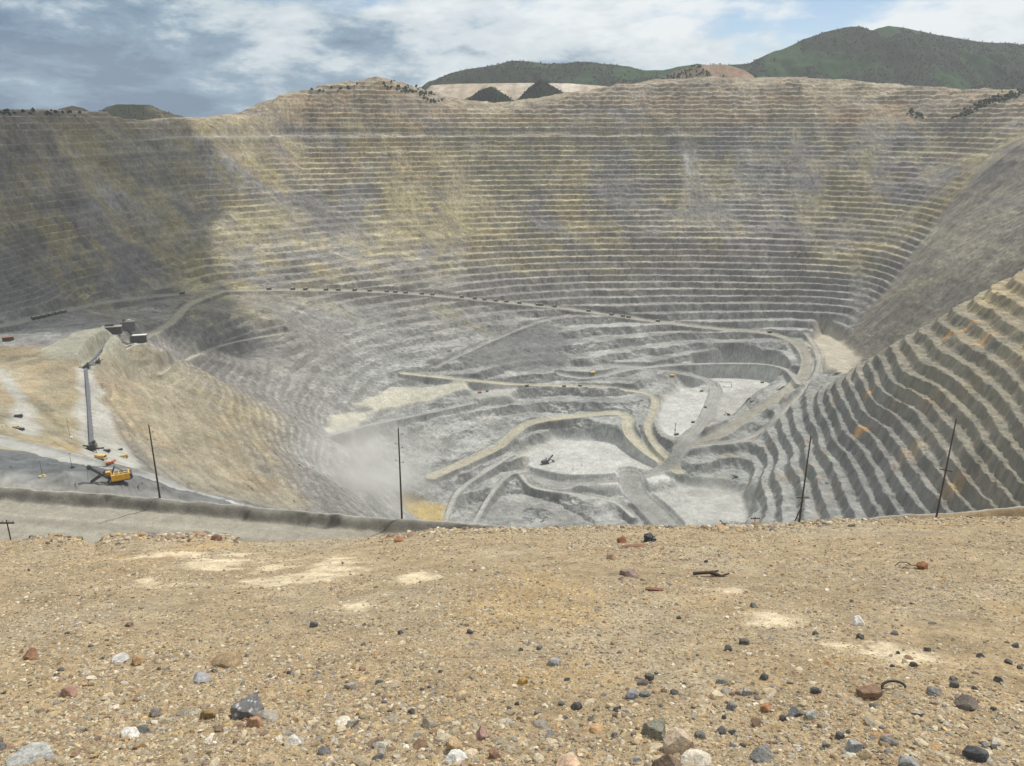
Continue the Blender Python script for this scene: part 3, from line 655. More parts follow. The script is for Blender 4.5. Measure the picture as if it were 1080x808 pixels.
xs, ys = sample_fg(23000); dens = fbm(xs, ys, 1.1, 3, 341) + 0.5 * sstep(6.2, 4.2, ys) + 0.7 * sstep(YC - 1.0, YC - 0.2, ys) - sand_at(xs, ys) * 2
keep = rng.random(len(xs)) < np.clip(dens * 1.3, 0.03, 1); xs, ys = xs[keep], ys[keep]
N = len(xs); parts_.append(scatter(N, tmpl2, I2f, xs, ys, np.clip(rng.lognormal(-4.45, 0.42, N), 0.006, 0.036) * (0.8 + ys / 22), pal_cols(N, xs, ys)))
# rubble along the crest in three heaps, and denser rubble at the very front
for (u0, u1, n_, s_) in ((30, 88, 70, 1.0), (108, 250, 330, 1.1), (400, 560, 360, 0.8), (600, 720, 160, 0.75), (730, 900, 420, 0.9), (560, 600, 40, .7), (900, 1080, 120, 0.7)):
    n_ = int(n_ * 3.0); uu = rng.uniform(u0, u1, n_); yy_ = YC - np.abs(rng.normal(0, 0.35, n_)) + 0.1
    sx = (uu - CX) / F_PX / 0.895
    parts_.append(scatter(n_, tmpl2, I2f, sx * yy_, yy_, np.clip(rng.lognormal(-3.5, 0.45, n_) * s_, 0.012, 0.085), pal_cols(n_, 0, 0)))
for (u, v, n_, rx, ry, s_) in ((230,760,140,.9,.5,1.1),(60,770,260,.9,.5,1.1),(450,775,200,.7,.4,1.1),(760,790,130,.8,.3,1.0),(150,700,120,.9,.35,1),(640,578,60,.7,.3,.9),(300,700,90,.7,.4,.9),(800,740,70,.9,.5,.9),(1000,790,120,.6,.3,1.0),(590,795,70,.5,.25,1.1),(950,740,60,.8,.5,.9)):
    n_ = int(n_ * 2.0); p = hitF(u, v); xs = rng.normal(p.x, rx, n_); ys = np.clip(rng.normal(p.y, ry, n_), 2.6, YC)
    parts_.append(scatter(n_, tmpl2, I2f, xs, ys, np.clip(rng.lognormal(-4.05, 0.45, n_) * s_, 0.010, 0.055), pal_cols(n_, 0, 0)))
off = 0; VV = []; FF = []; CC_ = []
for v_, f_, c_ in parts_:
    VV.append(v_); FF.append(f_ + off); CC_.append(c_); off += len(v_)
def stone_mat(name, sc, amp):
    m = ground_mat(name, (sc, sc * 0.25), amp, 0.6, 0.004, 0.85); return m
M_stone = stone_mat('stone', 0.05, 0.28)
gv = mesh_obj('gravel', np.concatenate(VV), np.concatenate(FF), M_stone)
add_col(gv, np.concatenate(CC_)); tag(gv, 'loose tan, cream and rust coloured gravel strewn over the slope', 'gravel', kind='stuff')
gv.pop('category', None)
print('gravel verts', off)

# ---- rocks one can point to
CRM = (0.60, 0.55, 0.44); CHR = (0.095, 0.088, 0.08); GRY = (0.21, 0.20, 0.185); RST = (0.20, 0.105, 0.055); BRN = (0.20, 0.14, 0.10); TANR = (0.48, 0.37, 0.22); WHT = (0.56, 0.53, 0.47); PNK = (0.36, 0.23, 0.17); LGR = (0.40, 0.39, 0.37); OCH = (0.42, 0.26, 0.08); DBR = (0.11, 0.08, 0.06)
ROCKS = [ # u, v(centre), w, h, colour, label, tan side?
 (262,747,34,24,(0.15,0.145,0.14),'large speckled dark grey rock with pale flecks, beside a flat grey-brown stone',1),
 (281,754,26,14,(0.30,0.27,0.21),'flat grey-brown stone leaning on the large speckled grey rock',2),
 (270,761,18,13,(0.34,0.19,0.10),'rust brown blocky stone just in front of the large speckled grey rock',3),
 (220,753,16,12,(0.24,0.16,0.06),'dark ochre blocky stone left of the large speckled grey rock',4),
 (309,781,18,10,WHT,'white oblong stone in the rubble at the bottom left',5),
 (342,790,14,14,(0.16,0.155,0.155),'round blue-grey stone right of the white oblong stone',6),
 (33,689,16,18,(0.30,0.16,0.09),'rust brown upright rock with a dark left face, near the left edge',7),
 (34,799,44,7,(0.36,0.36,0.33),'flat pale grey slab at the bottom left corner',8),
 (150,769,14,11,(0.19,0.185,0.17),'blue-grey stone beside a white flat stone in the yellow rubble',9),
 (138,773,18,9,WHT,'white flat stone touching a blue-grey stone in the yellow rubble',10),
 (163,752,14,9,(0.17,0.15,0.13),'dark brown round stone on the yellow rubble above the white flat stone',11),
 (240,696,34,14,(0.27,0.19,0.10),'low brown rock with a dark cavity at its right, left of centre',12),
 (212,714,20,9,(0.29,0.285,0.28),'flat pale blue-grey stone lying left of centre',13),
 (73,731,15,12,(0.36,0.21,0.15),'rounded pinkish brown stone on the left',14),
 (126,694,18,9,(0.52,0.50,0.46),'pale grey flat stone in the upper left rubble patch',15),
 (146,697,14,10,(0.36,0.22,0.10),'ochre brown block beside the pale flat stone on the left',16),
 (584,698,17,9,(0.26,0.25,0.24),'wedge of flat blue-grey rock alone in the middle of the slope',17),
 (551,718,12,9,(0.40,0.24,0.06),'small amber yellow stone in the middle of the slope',18),
 (608,744,13,12,CHR,'round charcoal stone, the darkest in the lower middle',19),
 (685,714,11,10,CHR,'round charcoal stone touching a brown-grey one',20),
 (677,719,12,9,(0.20,0.17,0.14),'brown-grey stone touching the round charcoal one',21),
 (666,733,15,10,(0.22,0.22,0.23),'charcoal stone with a flat pale top below a touching pair',22),
 (691,771,28,18,(0.19,0.18,0.13),'dark olive grey rock leaning behind the cracked pale boulder',23),
 (716,782,34,30,(0.46,0.36,0.25),'pale tan boulder with a crack at the bottom centre right',24),
 (705,803,34,20,(0.15,0.105,0.07),'dark brown rock under the cracked pale boulder',25),
 (733,800,34,16,(0.60,0.53,0.42),'flat cream stone right of the cracked pale boulder',26),
 (917,730,25,15,(0.21,0.125,0.075),'square reddish brown rock on the right side of the slope',27),
 (905,655,15,13,(0.74,0.71,0.65),'bright white rock above the pale sandy patch',28),
 (907,671,8,9,CHR,'charcoal stone between the white rock and the sandy patch',29),
 (972,596,11,12,(0.22,0.09,0.04),'rust red rock standing upright near the top right',30),
 (1020,741,22,15,(0.16,0.13,0.105),'dark brown rough rock with a broken end at the right',31),
 (985,729,14,9,GRY,'smooth blue-grey stone right of the square reddish brown rock',32),
 (860,728,11,9,CHR,'charcoal cube-shaped stone left of the square reddish brown rock',33),
 (785,677,11,7,CHR,'upper charcoal stone of two lying above the right rubble',34),
 (768,684,9,6,CHR,'lower charcoal stone of two lying above the right rubble',35),
 (761,718,12,7,(0.20,0.195,0.185),'flat dark grey stone above a tan flat stone',36),
 (755,733,16,8,(0.50,0.40,0.25),'tan flat stone just below a flat dark grey one',37),
 (771,744,13,11,(0.175,0.17,0.165),'rounded slate grey stone below the tan flat stone',38),
 (806,714,10,8,CHR,'charcoal stone alone in line with the top of the right rubble',39),
 (787,730,11,9,(0.28,0.26,0.23),'brown-grey stone beside a small dark one on the right',40),
 (808,745,13,12,(0.36,0.17,0.07),'rusty orange rock with a black hollow side',41),
 (838,751,16,9,(0.14,0.14,0.14),'black flat-topped stone beside a pale-topped one',42),
 (856,753,14,9,(0.33,0.32,0.27),'pale-topped stone right of the black flat-topped one',43),
 (738,774,12,11,(0.17,0.165,0.15),'slate stone right beside the cracked pale boulder',44),
 (760,770,13,9,CHR,'dark stone behind the small grey one at the bottom right of centre',45),
 (804,797,24,15,(0.19,0.185,0.17),'slate rock with jagged edge at the bottom right of centre',46),
 (900,787,16,13,(0.26,0.27,0.27),'light slate boulder in the bottom right rubble',47),
 (886,776,10,8,CHR,'black stone above the light slate boulder',48),
 (1028,795,22,15,(0.075,0.075,0.08),'nearly black rock near the bottom right corner',49),
 (938,782,18,8,(0.17,0.165,0.15),'dark flat rock right of the light slate boulder',50),
 (958,803,24,10,(0.24,0.24,0.23),'pale grey rock cut by the bottom edge right of centre',51),
 (656,569,12,11,(0.28,0.12,0.06),'brick red stone on the crest of the slope at the centre',52),
 (645,586,12,12,(0.38,0.25,0.16),'brown stone in the small cluster under the centre crest',53),
 (663,604,22,9,(0.23,0.16,0.125),'flat dark reddish brown slab under the centre crest',54),
 (421,569,11,7,(0.38,0.17,0.08),'brick orange stone on the crest below the second pole',55),
 (229,568,13,6,(0.19,0.09,0.055),'dark red-brown rock at the right end of the left crest heap',56),
 (181,567,12,5,(0.25,0.18,0.11),'brown slab on top of the left crest heap',57),
 (453,763,18,9,(0.27,0.22,0.15),'brown-grey block with a straight top in the lower middle rubble',58),
 (402,787,17,12,(0.42,0.39,0.30),'half shaded pale grey stone in the lower left of centre',59),
 (508,774,17,13,(0.30,0.18,0.14),'purple-brown block in the lower middle rubble',60),
 (480,785,18,16,(0.40,0.28,0.14),'ochre rock leaning beside the purple-brown block',61),
 (481,798,26,13,(0.58,0.57,0.52),'pale grey white rock at the bottom left of centre',62),
 (522,795,13,12,(0.27,0.15,0.10),'rusty brown rounded stone at the bottom centre',63),
 (597,803,26,12,(0.50,0.34,0.22),'salmon tan rock cut by the bottom edge at the centre',64),
 (672,801,9,9,(0.30,0.30,0.29),'small round light grey stone left of the dark brown rock',65),
 (362,762,18,10,(0.62,0.56,0.44),'cream white stone in the lower left of centre',66),
 (655,610,7,5,(0.24,0.2,0.17),'small brown stone by the flat reddish slab',67),
 (331,659,9,6,(0.09,0.09,0.09),'small black stone alone left of the centre',68),
 (136,659,8,5,(0.15,0.10,0.07),'small dark brown stone alone on the upper left slope',69),
 (496,666,8,6,CHR,'small charcoal stone in the middle of the slope above the amber one',70),
 (423,667,8,6,CHR,'small charcoal stone left of centre halfway down the slope',71),
]
def make_rock(u, v, wpx, hpx, c, label, seed, name='rock', group=None, cat='rock'):
    p = hitF(u, v + hpx * 0.32); dist = p.length
    s = dist / F_PX
    V = cut_rock(I4v if wpx > 15 else I3v, seed * 13 + 5, 12 if wpx > 12 else 10, 0.018)
    hz = max(hpx / wpx / 0.92, 0.30)
    ext = V.max(0) - V.min(0)
    V = (V - (V.max(0) + V.min(0)) / 2) / ext * 2
    V *= np.array([0.5, 0.5 * (0.85 if hz > .5 else 0.95), min(0.62 * hz, .55)]) * wpx * s * 0.90
    r_ = np.random.default_rng(seed); a = r_.uniform(-0.5, 0.5)
    V[:, :2] = V[:, :2] @ np.array([[math.cos(a), math.sin(a)], [-math.sin(a), math.cos(a)]])
    V[:, 2] -= V[:, 0] * 0 ; hgt = V[:, 2].max()
    o = mesh_obj(name, V, I4f if wpx > 15 else I3f, M_stone, smooth=False)
    sp = fbm(V[:, 0] / s, V[:, 1] / s + V[:, 2] / s, 5.0, 3, 60 + seed % 7)
    c = np.array(c); c = c * .82 + c.mean() * .10 + .01
    cc = c[None] * (1 + 0.25 * sp[:, None])
    if seed in (24, 30, 7): cc = cc * (1 - sstep(0.0, 0.3, sp)[:, None] * 0.25) + np.array((0.40, 0.22, 0.10)) * sstep(0.0, 0.3, sp)[:, None] * 0.25
    if seed == 1: cc = np.where((fbm(V[:, 0] / s + 7, V[:, 1] / s + V[:, 2] / s * 1.3, 1.6, 2, 66) > 0.55)[:, None], 0.55, cc)
    add_col(o, cc); o.location = (p.x, p.y, p.z + hgt * 0.22)
    o.rotation_euler = (r_.uniform(-.12, .12), r_.uniform(-.15, .15), 0)
    tag(o, label, cat, group)
    return o
for u, v, w_, h_, c, lb, sd in ROCKS: make_rock(u, v, w_, h_, c, lb, sd)
SMALL = [(569,683),(549,685),(562,721),(545,742),(537,746),(592,742),(567,752),(596,757),(612,765),(623,758),(648,776),(649,754),(598,716),(465,708),(453,725),(445,727),(383,679),(400,719),(697,744),(711,730),(651,747),(620,701),
 (797,731),(764,756),(772,772),(783,787),(826,757),(871,786),(941,702),(943,668),(963,701),(898,634),(947,688),(1034,692),(1070,681),(1064,698),(1075,704),(1005,722),(1053,717),(1028,726),(1047,747),(978,685),(795,639),(894,772),(1048,789),
 (96,681),(168,705),(176,706),(64,706),(59,712),(226,707),(305,709),(285,713),(434,750),(411,750),(484,770),(1005,716),(745,592),(920,745),(668,775),(716,651),(860,668)]
for i, (u, v) in enumerate(SMALL):
    r_ = random.Random(i); w_ = r_.choice([5, 6, 6, 7, 8, 9])
    make_rock(u, v, w_, w_ * r_.uniform(.6, .85), r_.choice([CHR, CHR, (0.13, 0.125, 0.115), (0.17, 0.155, 0.14)]), 'small dark grey stone lying loose on the tan gravel', 200 + i, group='small dark stones scattered on the gravel')

# ================================================================== MESH BUILDER FOR MADE THINGS
class MB:
    def __init__(self): self.v = []; self.f = []
    def box(self, c, s, rot=(0, 0, 0), taper=1.0):
        m = Matrix.Translation(c) @ __import__('mathutils').Euler(rot).to_matrix().to_4x4(); n_ = len(self.v)
        for z in (-.5, .5):
            t_ = taper if z > 0 else 1
            for x, y in ((-.5, -.5), (.5, -.5), (.5, .5), (-.5, .5)): self.v.append(m @ Vector((x * s[0] * t_, y * s[1] * t_, z * s[2])))
        self.f += [tuple(n_ + i for i in q) for q in ((3, 2, 1, 0), (4, 5, 6, 7), (0, 1, 5, 4), (1, 2, 6, 5), (2, 3, 7, 6), (3, 0, 4, 7))]
        return self
    def tube(self, a, b, r0, r1=None, k=8):
        a = Vector(a); b = Vector(b); r1 = r0 if r1 is None else r1; d = (b - a).normalized()
        q = d.to_track_quat('Z', 'Y'); n_ = len(self.v)
        for p, r in ((a, r0), (b, r1)):
            for i in range(k): self.v.append(p + q @ Vector((math.cos(6.2832 * i / k) * r, math.sin(6.2832 * i / k) * r, 0)))
        self.f += [(n_ + i, n_ + (i + 1) % k, n_ + k + (i + 1) % k, n_ + k + i) for i in range(k)]
        self.f += [tuple(n_ + k - 1 - i for i in range(k)), tuple(n_ + k + i for i in range(k))]
        return self
    def beam(self, a, b, w_, h_):
        a = Vector(a); b = Vector(b); d = b - a; q = d.to_track_quat('X', 'Z'); m = Matrix.Translation((a + b) / 2) @ q.to_matrix().to_4x4(); n_ = len(self.v); L_ = d.length
        for z in (-.5, .5):
            for x, y in ((-.5, -.5), (.5, -.5), (.5, .5), (-.5, .5)): self.v.append(m @ Vector((x * L_, y * w_, z * h_)))
        self.f += [tuple(n_ + i for i in q_) for q_ in ((3, 2, 1, 0), (4, 5, 6, 7), (0, 1, 5, 4), (1, 2, 6, 5), (2, 3, 7, 6), (3, 0, 4, 7))]
        return self
    def prism(self, outline, y0, y1):   # outline in x,z
        n_ = len(self.v); k = len(outline)
        for y in (y0, y1):
            for x, z in outline: self.v.append(Vector((x, y, z)))
        self.f += [(n_ + i, n_ + (i + 1) % k, n_ + k + (i + 1) % k, n_ + k + i) for i in range(k)]
        self.f += [tuple(n_ + k - 1 - i for i in range(k)), tuple(n_ + k + i for i in range(k))]
        return self
    def build(self, name, m, parent=None, bevel=0):
        o = mesh_obj(name, self.v, self.f, m, parent)
        if bevel:
            b = o.modifiers.new('bevel', 'BEVEL'); b.width = bevel; b.segments = 2; b.limit_method = 'ANGLE'
        return o
M_yel = paint('yellow_paint', (0.66, 0.36, 0.035), 0.55, 0, 0.25, 0.6)
M_dksteel = paint('dark_steel', (0.07, 0.07, 0.072), 0.6, 0.2, 0.4, 0.8)
M_steel = paint('dusty_steel', (0.22, 0.22, 0.22), 0.7, 0.1, 0.3, 0.5)
M_glass = paint('cab_glass', (0.03, 0.04, 0.045), 0.15, 0, 0.1)
M_rub = paint('tyre_rubber', (0.05, 0.05, 0.05), 0.9)
M_wood = paint('weathered_wood', (0.060, 0.045, 0.036), 0.9, 0, 0.4, 3)
M_porc = paint('insulator_ceramic', (0.28, 0.24, 0.2), 0.4)
M_conc = paint('concrete', (0.34, 0.33, 0.31), 0.9, 0, 0.2, 0.3)
M_dkwall = paint('dark_cladding', (0.055, 0.052, 0.05), 0.85, 0, 0.3, 0.15)
M_grwall = paint('grey_cladding', (0.12, 0.115, 0.11), 0.85, 0, 0.25, 0.15)
M_roof = paint('dusty_roof', (0.27, 0.255, 0.22), 0.9, 0, 0.2, 0.2)
M_belt = paint('conveyor_cover', (0.105, 0.108, 0.13), 0.7, 0, 0.2, 0.1)
M_org = paint('orange_paint', (0.45, 0.13, 0.06), 0.6)
M_white = paint('white_paint', (0.65, 0.65, 0.62), 0.6)
M_tany = paint('dusty_yellow_paint', (0.50, 0.36, 0.16), 0.7)
M_rust = paint('rusty_metal', (0.24, 0.12, 0.075), 0.85, 0.1, 0.4, 6)
M_blackp = paint('black_plastic', (0.03, 0.032, 0.035), 0.45, 0, 0.3, 8)

# ---------------- wooden line poles
def pole(base, H, label, arm=None, pins=(), lean=(0, 0), brace=False, twoarm=None, name='utility_pole', group='wooden poles along the haul road', r0=0.29):
    e = empty(name, base); e.rotation_euler = (lean[1], lean[0], 0)
    tag(e, label, 'pole', group)
    MB().tube((0, 0, -1.2), (0, 0, H), r0, r0 * 0.55, 12).build('shaft', M_wood, e)
    if arm:
        z_, L_, yaw = arm
        a = MB().box((0.0, -0.2, z_), (L_, 0.16, 0.26)); arm_o = a.build('crossarm', M_wood, e); arm_o.rotation_euler = (0, 0, yaw)
        for x in (-L_ * .45, -L_ * .2, L_ * .2, L_ * .45): MB().tube((x, -.2, z_ + .12), (x, -.2, z_ + .5), .10, .07).build('insulator', M_porc, arm_o)
    for z_, sd in pins:
        MB().tube((0, 0, z_), (sd * 1.0, 0, z_ + .12), .06).tube((sd * 1.0, 0, z_), (sd * 1.0, 0, z_ + .45), .16, .11).build('insulator', M_porc, e)
    if brace: MB().tube((-2.4, -0.5, -1.2), (-0.1, -0.15, H * brace), .17, .15).build('brace', M_wood, e)
    return e
def ground_pt(u, v, z): p = at_z(u, v, z); return Vector((p[0], p[1], ZN(p[0], p[1])))
def pole_h(p, vtop):              # height whose top reaches image row vtop
    for H in np.arange(2, 60, 0.1):
        z = p.z + H; b = -(z) ; yc = p.y * CP - z * SP ; v = CY + F_PX * (-(p.y * SP + z * CP)) / yc
        if v <= vtop: return float(H)
    return 20
p = ground_pt(169, 527, -106); H = pole_h(p, 448); pole(p, H, 'tall bare wooden pole beside the haul road at the left, near the yellow shovel', pins=((H * .90, 1), (H * .80, -1), (H * .80, 1)), lean=(-0.005, 0))
p = ground_pt(424, 548, -106.3); H = pole_h(p, 452); pole(p, H, 'tall wooden pole with insulator pins on both sides near the yellow pond and dust cloud', pins=((H * .93, 1), (H * .83, -1), (H * .79, 1), (H * .65, -1), (H*.63, 1)), lean=(0.005, 0))
p = ground_pt(842, 557, -106); H = pole_h(p, 460); pole(p, H, 'leaning braced wooden pole with a low crossarm in front of the grey benches', arm=(H * .34, 3.4, 0), pins=((H * .40, 1),), lean=(0.012, 0), brace=.23)
p = ground_pt(987, 548, -106); H = pole_h(p, 442); pole(p, H, 'tall wooden pole at the far right with a crossarm halfway down, leaning right', arm=(H * .50, 3.2, -.5), lean=(0.02, 0))
p = Vector(at_y(10, 560, 118)); p.z = ZN(p.x, p.y); H = pole_h(p, 548.5); pole(p, H, 'short pole top with a wide crossarm at the left edge below the road', arm=(H - .45, 2.6, 0), r0=.18, lean=(-.004, 0))
p = Vector(at_y(795, 560, 196)); p.z = ZN(p.x, p.y); H = pole_h(p, 545); pole(p, H, 'small T-shaped pole top just above the crest, left of the braced pole', arm=(H - .5, 2.5, 0), r0=.18)

# ---------------- machines
def shovel(name, loc, yaw, paint_m, label, group='mining shovels', big=1.0):
    e = empty(name, loc, yaw, big); tag(e, label, 'shovel', group)
    for s in (-1, 1):
        t_ = MB().prism([(-5.2, .5), (-4.4, 0), (4.4, 0), (5.2, .5), (5.4, 1.3), (4.6, 2.2), (-4.6, 2.2), (-5.4, 1.3)], s * 3.3 - .95, s * 3.3 + .95).build('crawler_track', M_dksteel, e, .08)
    MB().box((0, 0, 1.7), (6, 4.8, 1.6)).tube((0, 0, 2.2), (0, 0, 3.1), 2.9, 2.9, 20).build('undercarriage', M_dksteel, e)
    body = MB().box((-3.0, 0, 5.4), (11.5, 7.6, 4.4)).build('machine_house', paint_m, e, .15)
    MB().box((-2.6, 0, 3.25), (13.6, 9.4, .35)).build('deck', M_dksteel, e)
    d = MB()
    for x in np.arange(-9.2, 4.3, 1.6):
        for y in (-4.6, 4.6): d.tube((x, y, 3.4), (x, y, 4.7), .05)
    for y in (-4.6, 4.6): d.tube((-9.3, y, 4.7), (4.2, y, 4.7), .06).tube((-9.3, y, 4.1), (4.2, y, 4.1), .05)
    d.build('handrail', paint_m, e)
    MB().box((-9.6, 0, 5.0), (1.7, 7.8, 3.6)).build('counterweight', M_dksteel, e, .15)
    [MB().box((x, y, 7.95), (2.2, 1.8, .7)).build('roof_vent', M_steel, body, .06) for x in (-7, -4, -1) for y in (-2, 2)]
    for k, x in enumerate((-6.5, -2.8)): MB().box((x, -3.84, 5.2), (2.3, .10, 2.6)).build('louvre_door', M_dksteel, body)
    cab_ = MB().box((4.1, -3.0, 7.0), (3.0, 2.8, 3.0)).build('cab', paint_m, e, .1)
    MB().box((5.64, -3.0, 7.3), (.08, 2.3, 1.6)).box((4.1, -4.44, 7.3), (2.3, .08, 1.5)).build('window', M_glass, cab_)
    MB().beam((2.0, -2, 7.3), (-.2, -1.4, 12.4), .5, .5).beam((2.0, 2, 7.3), (-.2, 1.4, 12.4), .5, .5).beam((-6.0, -1.6, 7.3), (-.2, -1.4, 12.4), .35, .35).beam((-6.0, 1.6, 7.3), (-.2, 1.4, 12.4), .35, .35).box((-.2, 0, 12.5), (.8, 3.6, .7)).build('gantry', M_dksteel, e)
    bm_ = MB().beam((2.4, -1.3, 3.6), (14.5, -.7, 14.8), 1.0, 1.5).beam((2.4, 1.3, 3.6), (14.5, .7, 14.8), 1.0, 1.5).box((8.2, 0, 9.0), (1.6, 3.4, 1.4), (0, -.75, 0)).build('boom', M_dksteel, e, .06)
    MB().tube((14.7, -1.2, 15.0), (14.7, 1.2, 15.0), 1.5, 1.5, 18).build('sheave', M_dksteel, bm_)
    c_ = MB(); [c_.tube((-.2, y, 12.7), (14.4, y * .5, 15.6), .10, .10, 6) for y in (-1, 1)]; [c_.tube((15.9, y, 14.8), (16.6, y, 4.4), .09, .09, 6) for y in (-.5, .5)]; c_.build('hoist_cable', M_dksteel, e)
    h_ = MB().beam((5.8, -1.9, 9.6), (15.6, -1.4, 4.0), .7, 1.0).beam((5.8, 1.9, 9.6), (15.6, 1.4, 4.0), .7, 1.0).build('dipper_handle', M_dksteel, e, .05)
    b_ = MB().prism([(15.0, 1.0), (18.6, .4), (19.4, 1.6), (18.6, 4.3), (15.4, 4.8), (14.8, 3.0)], -2.0, 2.0).build('bucket', M_steel, e, .12)
    t_ = MB(); [t_.box((19.3, y, .7), (1.3, .4, .35), (0, .3, 0)) for y in (-1.7, -.85, 0, .85, 1.7)]; t_.build('bucket_teeth', M_dksteel, b_)
    return e
def face_cam_loc(u, v): p = on(u, v); return Vector(p)
p = face_cam_loc(123, 510); shovel('mining_shovel', p, R(208), M_yel, 'big yellow mining shovel with its bucket down, beside the haul road at the left', big=1.0)
p = face_cam_loc(576, 489); shovel('mining_shovel', p, R(28), M_dksteel, 'dark mining shovel digging at the left end of the lower white pit floor', big=1.1)
p = face_cam_loc(766, 556); shovel('mining_shovel', p, R(165), M_dksteel, 'dark mining shovel half hidden behind the gravel crest', big=.8)
p = face_cam_loc(768, 438); shovel('mining_shovel', p, R(160), M_dksteel, 'small dark mining shovel between the ramp and the upper white floor', big=.5)
p = face_cam_loc(776, 504); shovel('mining_shovel', p, R(205), M_dksteel, 'small dark mining shovel on the narrow shelf at the foot of the grey benches', big=.5)

def haul_truck(loc, yaw, label, group, full=True, pm=None, scale=1.0):
    pm = pm or M_yel
    bed = [(-6.4, 3.2), (-5.6, 2.8), (2.2, 3.6), (3.2, 5.4), (6.2, 5.8), (6.2, 6.1), (2.8, 6.0), (-6.8, 6.4)]
    if full:
        e = empty('haul_truck', loc, yaw, scale); tag(e, label, 'haul truck', group)
        MB().box((0.6, 0, 2.2), (10.5, 2.6, 1.3)).box((4.6, 0, 2.6), (3.4, 5.6, 1.6)).build('chassis', pm, e, .08)
        MB().prism(bed, -3.4, 3.4).build('dump_bed', pm, e, .08)
        cb = MB().box((4.4, 1.7, 4.5), (2.2, 2.2, 1.9)).build('cab', pm, e, .06); MB().box((5.54, 1.7, 4.7), (.06, 1.8, 1.0)).build('window', M_glass, cb)
        MB().box((6.35, 0, 2.7), (.15, 3.2, 1.7)).build('grille', M_dksteel, e)
        for x, y in ((4.0, 3.1), (4.0, -3.1), (-3.2, 2.7), (-3.2, -2.7)):
            w1 = MB().tube((x, y - (.6 if x > 0 else 1.1), 1.7), (x, y + (.6 if x > 0 else 1.1), 1.7), 1.7, 1.7, 20).build('wheel', M_rub, e); MB().tube((x, y - (.66 if x > 0 else 1.16), 1.7), (x, y + (.66 if x > 0 else 1.16), 1.7), .8, .8, 14).build('rim', pm, w1)
        return e
TRK = {}
def far_truck(p, yaw, label, group, key, mats, load=True):
    """a truck only four or five pixels long: one mesh"""
    if key not in TRK:
        m = MB(); idx = []
        def add(fn, i): n_ = len(m.f); fn(); idx.extend([i] * (len(m.f) - n_))
        add(lambda: m.box((0.6, 0, 2.2), (10.5, 2.8, 1.3)), 0)
        add(lambda: m.prism([(-6.4, 3.2), (-5.6, 2.8), (2.2, 3.6), (3.2, 5.4), (6.2, 5.8), (6.2, 6.1), (2.8, 6.0), (-6.8, 6.4)], -3.4, 3.4), 0)
        if load: add(lambda: m.box((-1.8, 0, 6.4), (7.6, 5.4, 1.3), taper=.5), 2)
        add(lambda: m.box((4.4, 1.7, 4.4), (2.2, 2.2, 1.9)), 0)
        for x, y, w_ in ((4.0, 3.1, .6), (4.0, -3.1, .6), (-3.2, 2.7, 1.1), (-3.2, -2.7, 1.1)): add(lambda: m.tube((x, y - w_, 1.7), (x, y + w_, 1.7), 1.7, 1.7, 12), 1)
        o = mesh_obj('haul_truck', m.v, m.f, mats, midx=idx); TRK[key] = o
    else:
        o = TRK[key].copy(); col.objects.link(o)
    o.location = p; o.rotation_euler = (0, 0, yaw); tag(o, label, 'haul truck', group); return o
M_rockload = paint('rock_load', (0.33, 0.32, 0.29), 0.95, 0, .3, 1)
M_dtruck = paint('dusty_truck_body', (0.085, 0.08, 0.065), .8, 0, .3)
ORD = ['first', 'second', 'third', 'fourth', 'fifth', 'sixth', 'seventh', 'eighth', 'ninth', 'tenth', 'eleventh', 'twelfth', 'thirteenth', 'fourteenth', 'fifteenth', 'sixteenth', 'seventeenth', 'eighteenth', 'nineteenth', 'twentieth', 'twenty-first', 'twenty-second', 'twenty-third', 'twenty-fourth', 'twenty-fifth', 'twenty-sixth']
road_u = [(u, v) for u, v in ROADS[0][0]]
RU = np.array([q[0] for q in road_u[:14]]); RV = np.array([q[1] for q in road_u[:14]])
def road_yaw(u):
    a = Vector(hit(u - 4, float(np.interp(u - 4, RU, RV)))); b = Vector(hit(u + 4, float(np.interp(u + 4, RU, RV)))); return math.atan2(b.y - a.y, b.x - a.x)
def on_road(u, dv=-0.6):
    # place exactly on the road's centre line
    p = hit(u, float(np.interp(u, RU, RV)) + dv); return Vector((p[0], p[1], float(ZF(p[0], p[1]))))
row1 = [192, 284, 309, 322, 344, 357, 374, 390, 408, 417, 428, 445, 456, 487, 501, 511, 523, 534]
for i, u in enumerate(row1):
    far_truck(on_road(u), road_yaw(u) + (math.pi if i % 3 == 0 else 0), f'{ORD[i]} dark haul truck on the long road across the wall, counted from the left' if i else 'dark haul truck alone on the road where it leaves the crusher, first of its row', 'haul trucks on the long road across the wall', 'd', [M_dtruck, M_rub, M_rockload])
row2 = [548, 567, 571, 585, 621, 645, 657, 663, 694, 812]
for i, u in enumerate(row2):
    far_truck(on_road(u), road_yaw(u), f'{ORD[i]} dark haul truck right of the picture centre on the road down to the pit' if u != 812 else 'haul truck at the bend where the long road turns down into the pit', 'haul trucks on the long road across the wall', 'd', [M_dtruck, M_rub, M_rockload])
row3 = [37, 41.5, 47, 54, 61, 67.5]
for i, u in enumerate(row3):
    far_truck(on_road(u, 0.4), road_yaw(u), f'{ORD[i]} of the dark haul trucks queueing on the road at the far left', 'haul trucks queueing at the left', 'd', [M_dtruck, M_rub, M_rockload])
def place_truck(u, v, yaw, label, sc=1.0, pm=None): return haul_truck(Vector(on(u, v)), yaw, label, 'haul trucks in the pit', True, pm, sc)
place_truck(625, 394.5, R(200), 'yellow haul truck parked against the grey wall above the inner pit', 1.0)
place_truck(709, 397, R(10), 'yellow haul truck on the grey ramp between the white floors', .8)
place_truck(506, 414.5, R(20), 'orange-brown haul truck on the small pale shelf', .7, M_org)
place_truck(514, 413, R(60), 'dark haul truck next to the orange-brown one on the small pale shelf', .6, M_dksteel)
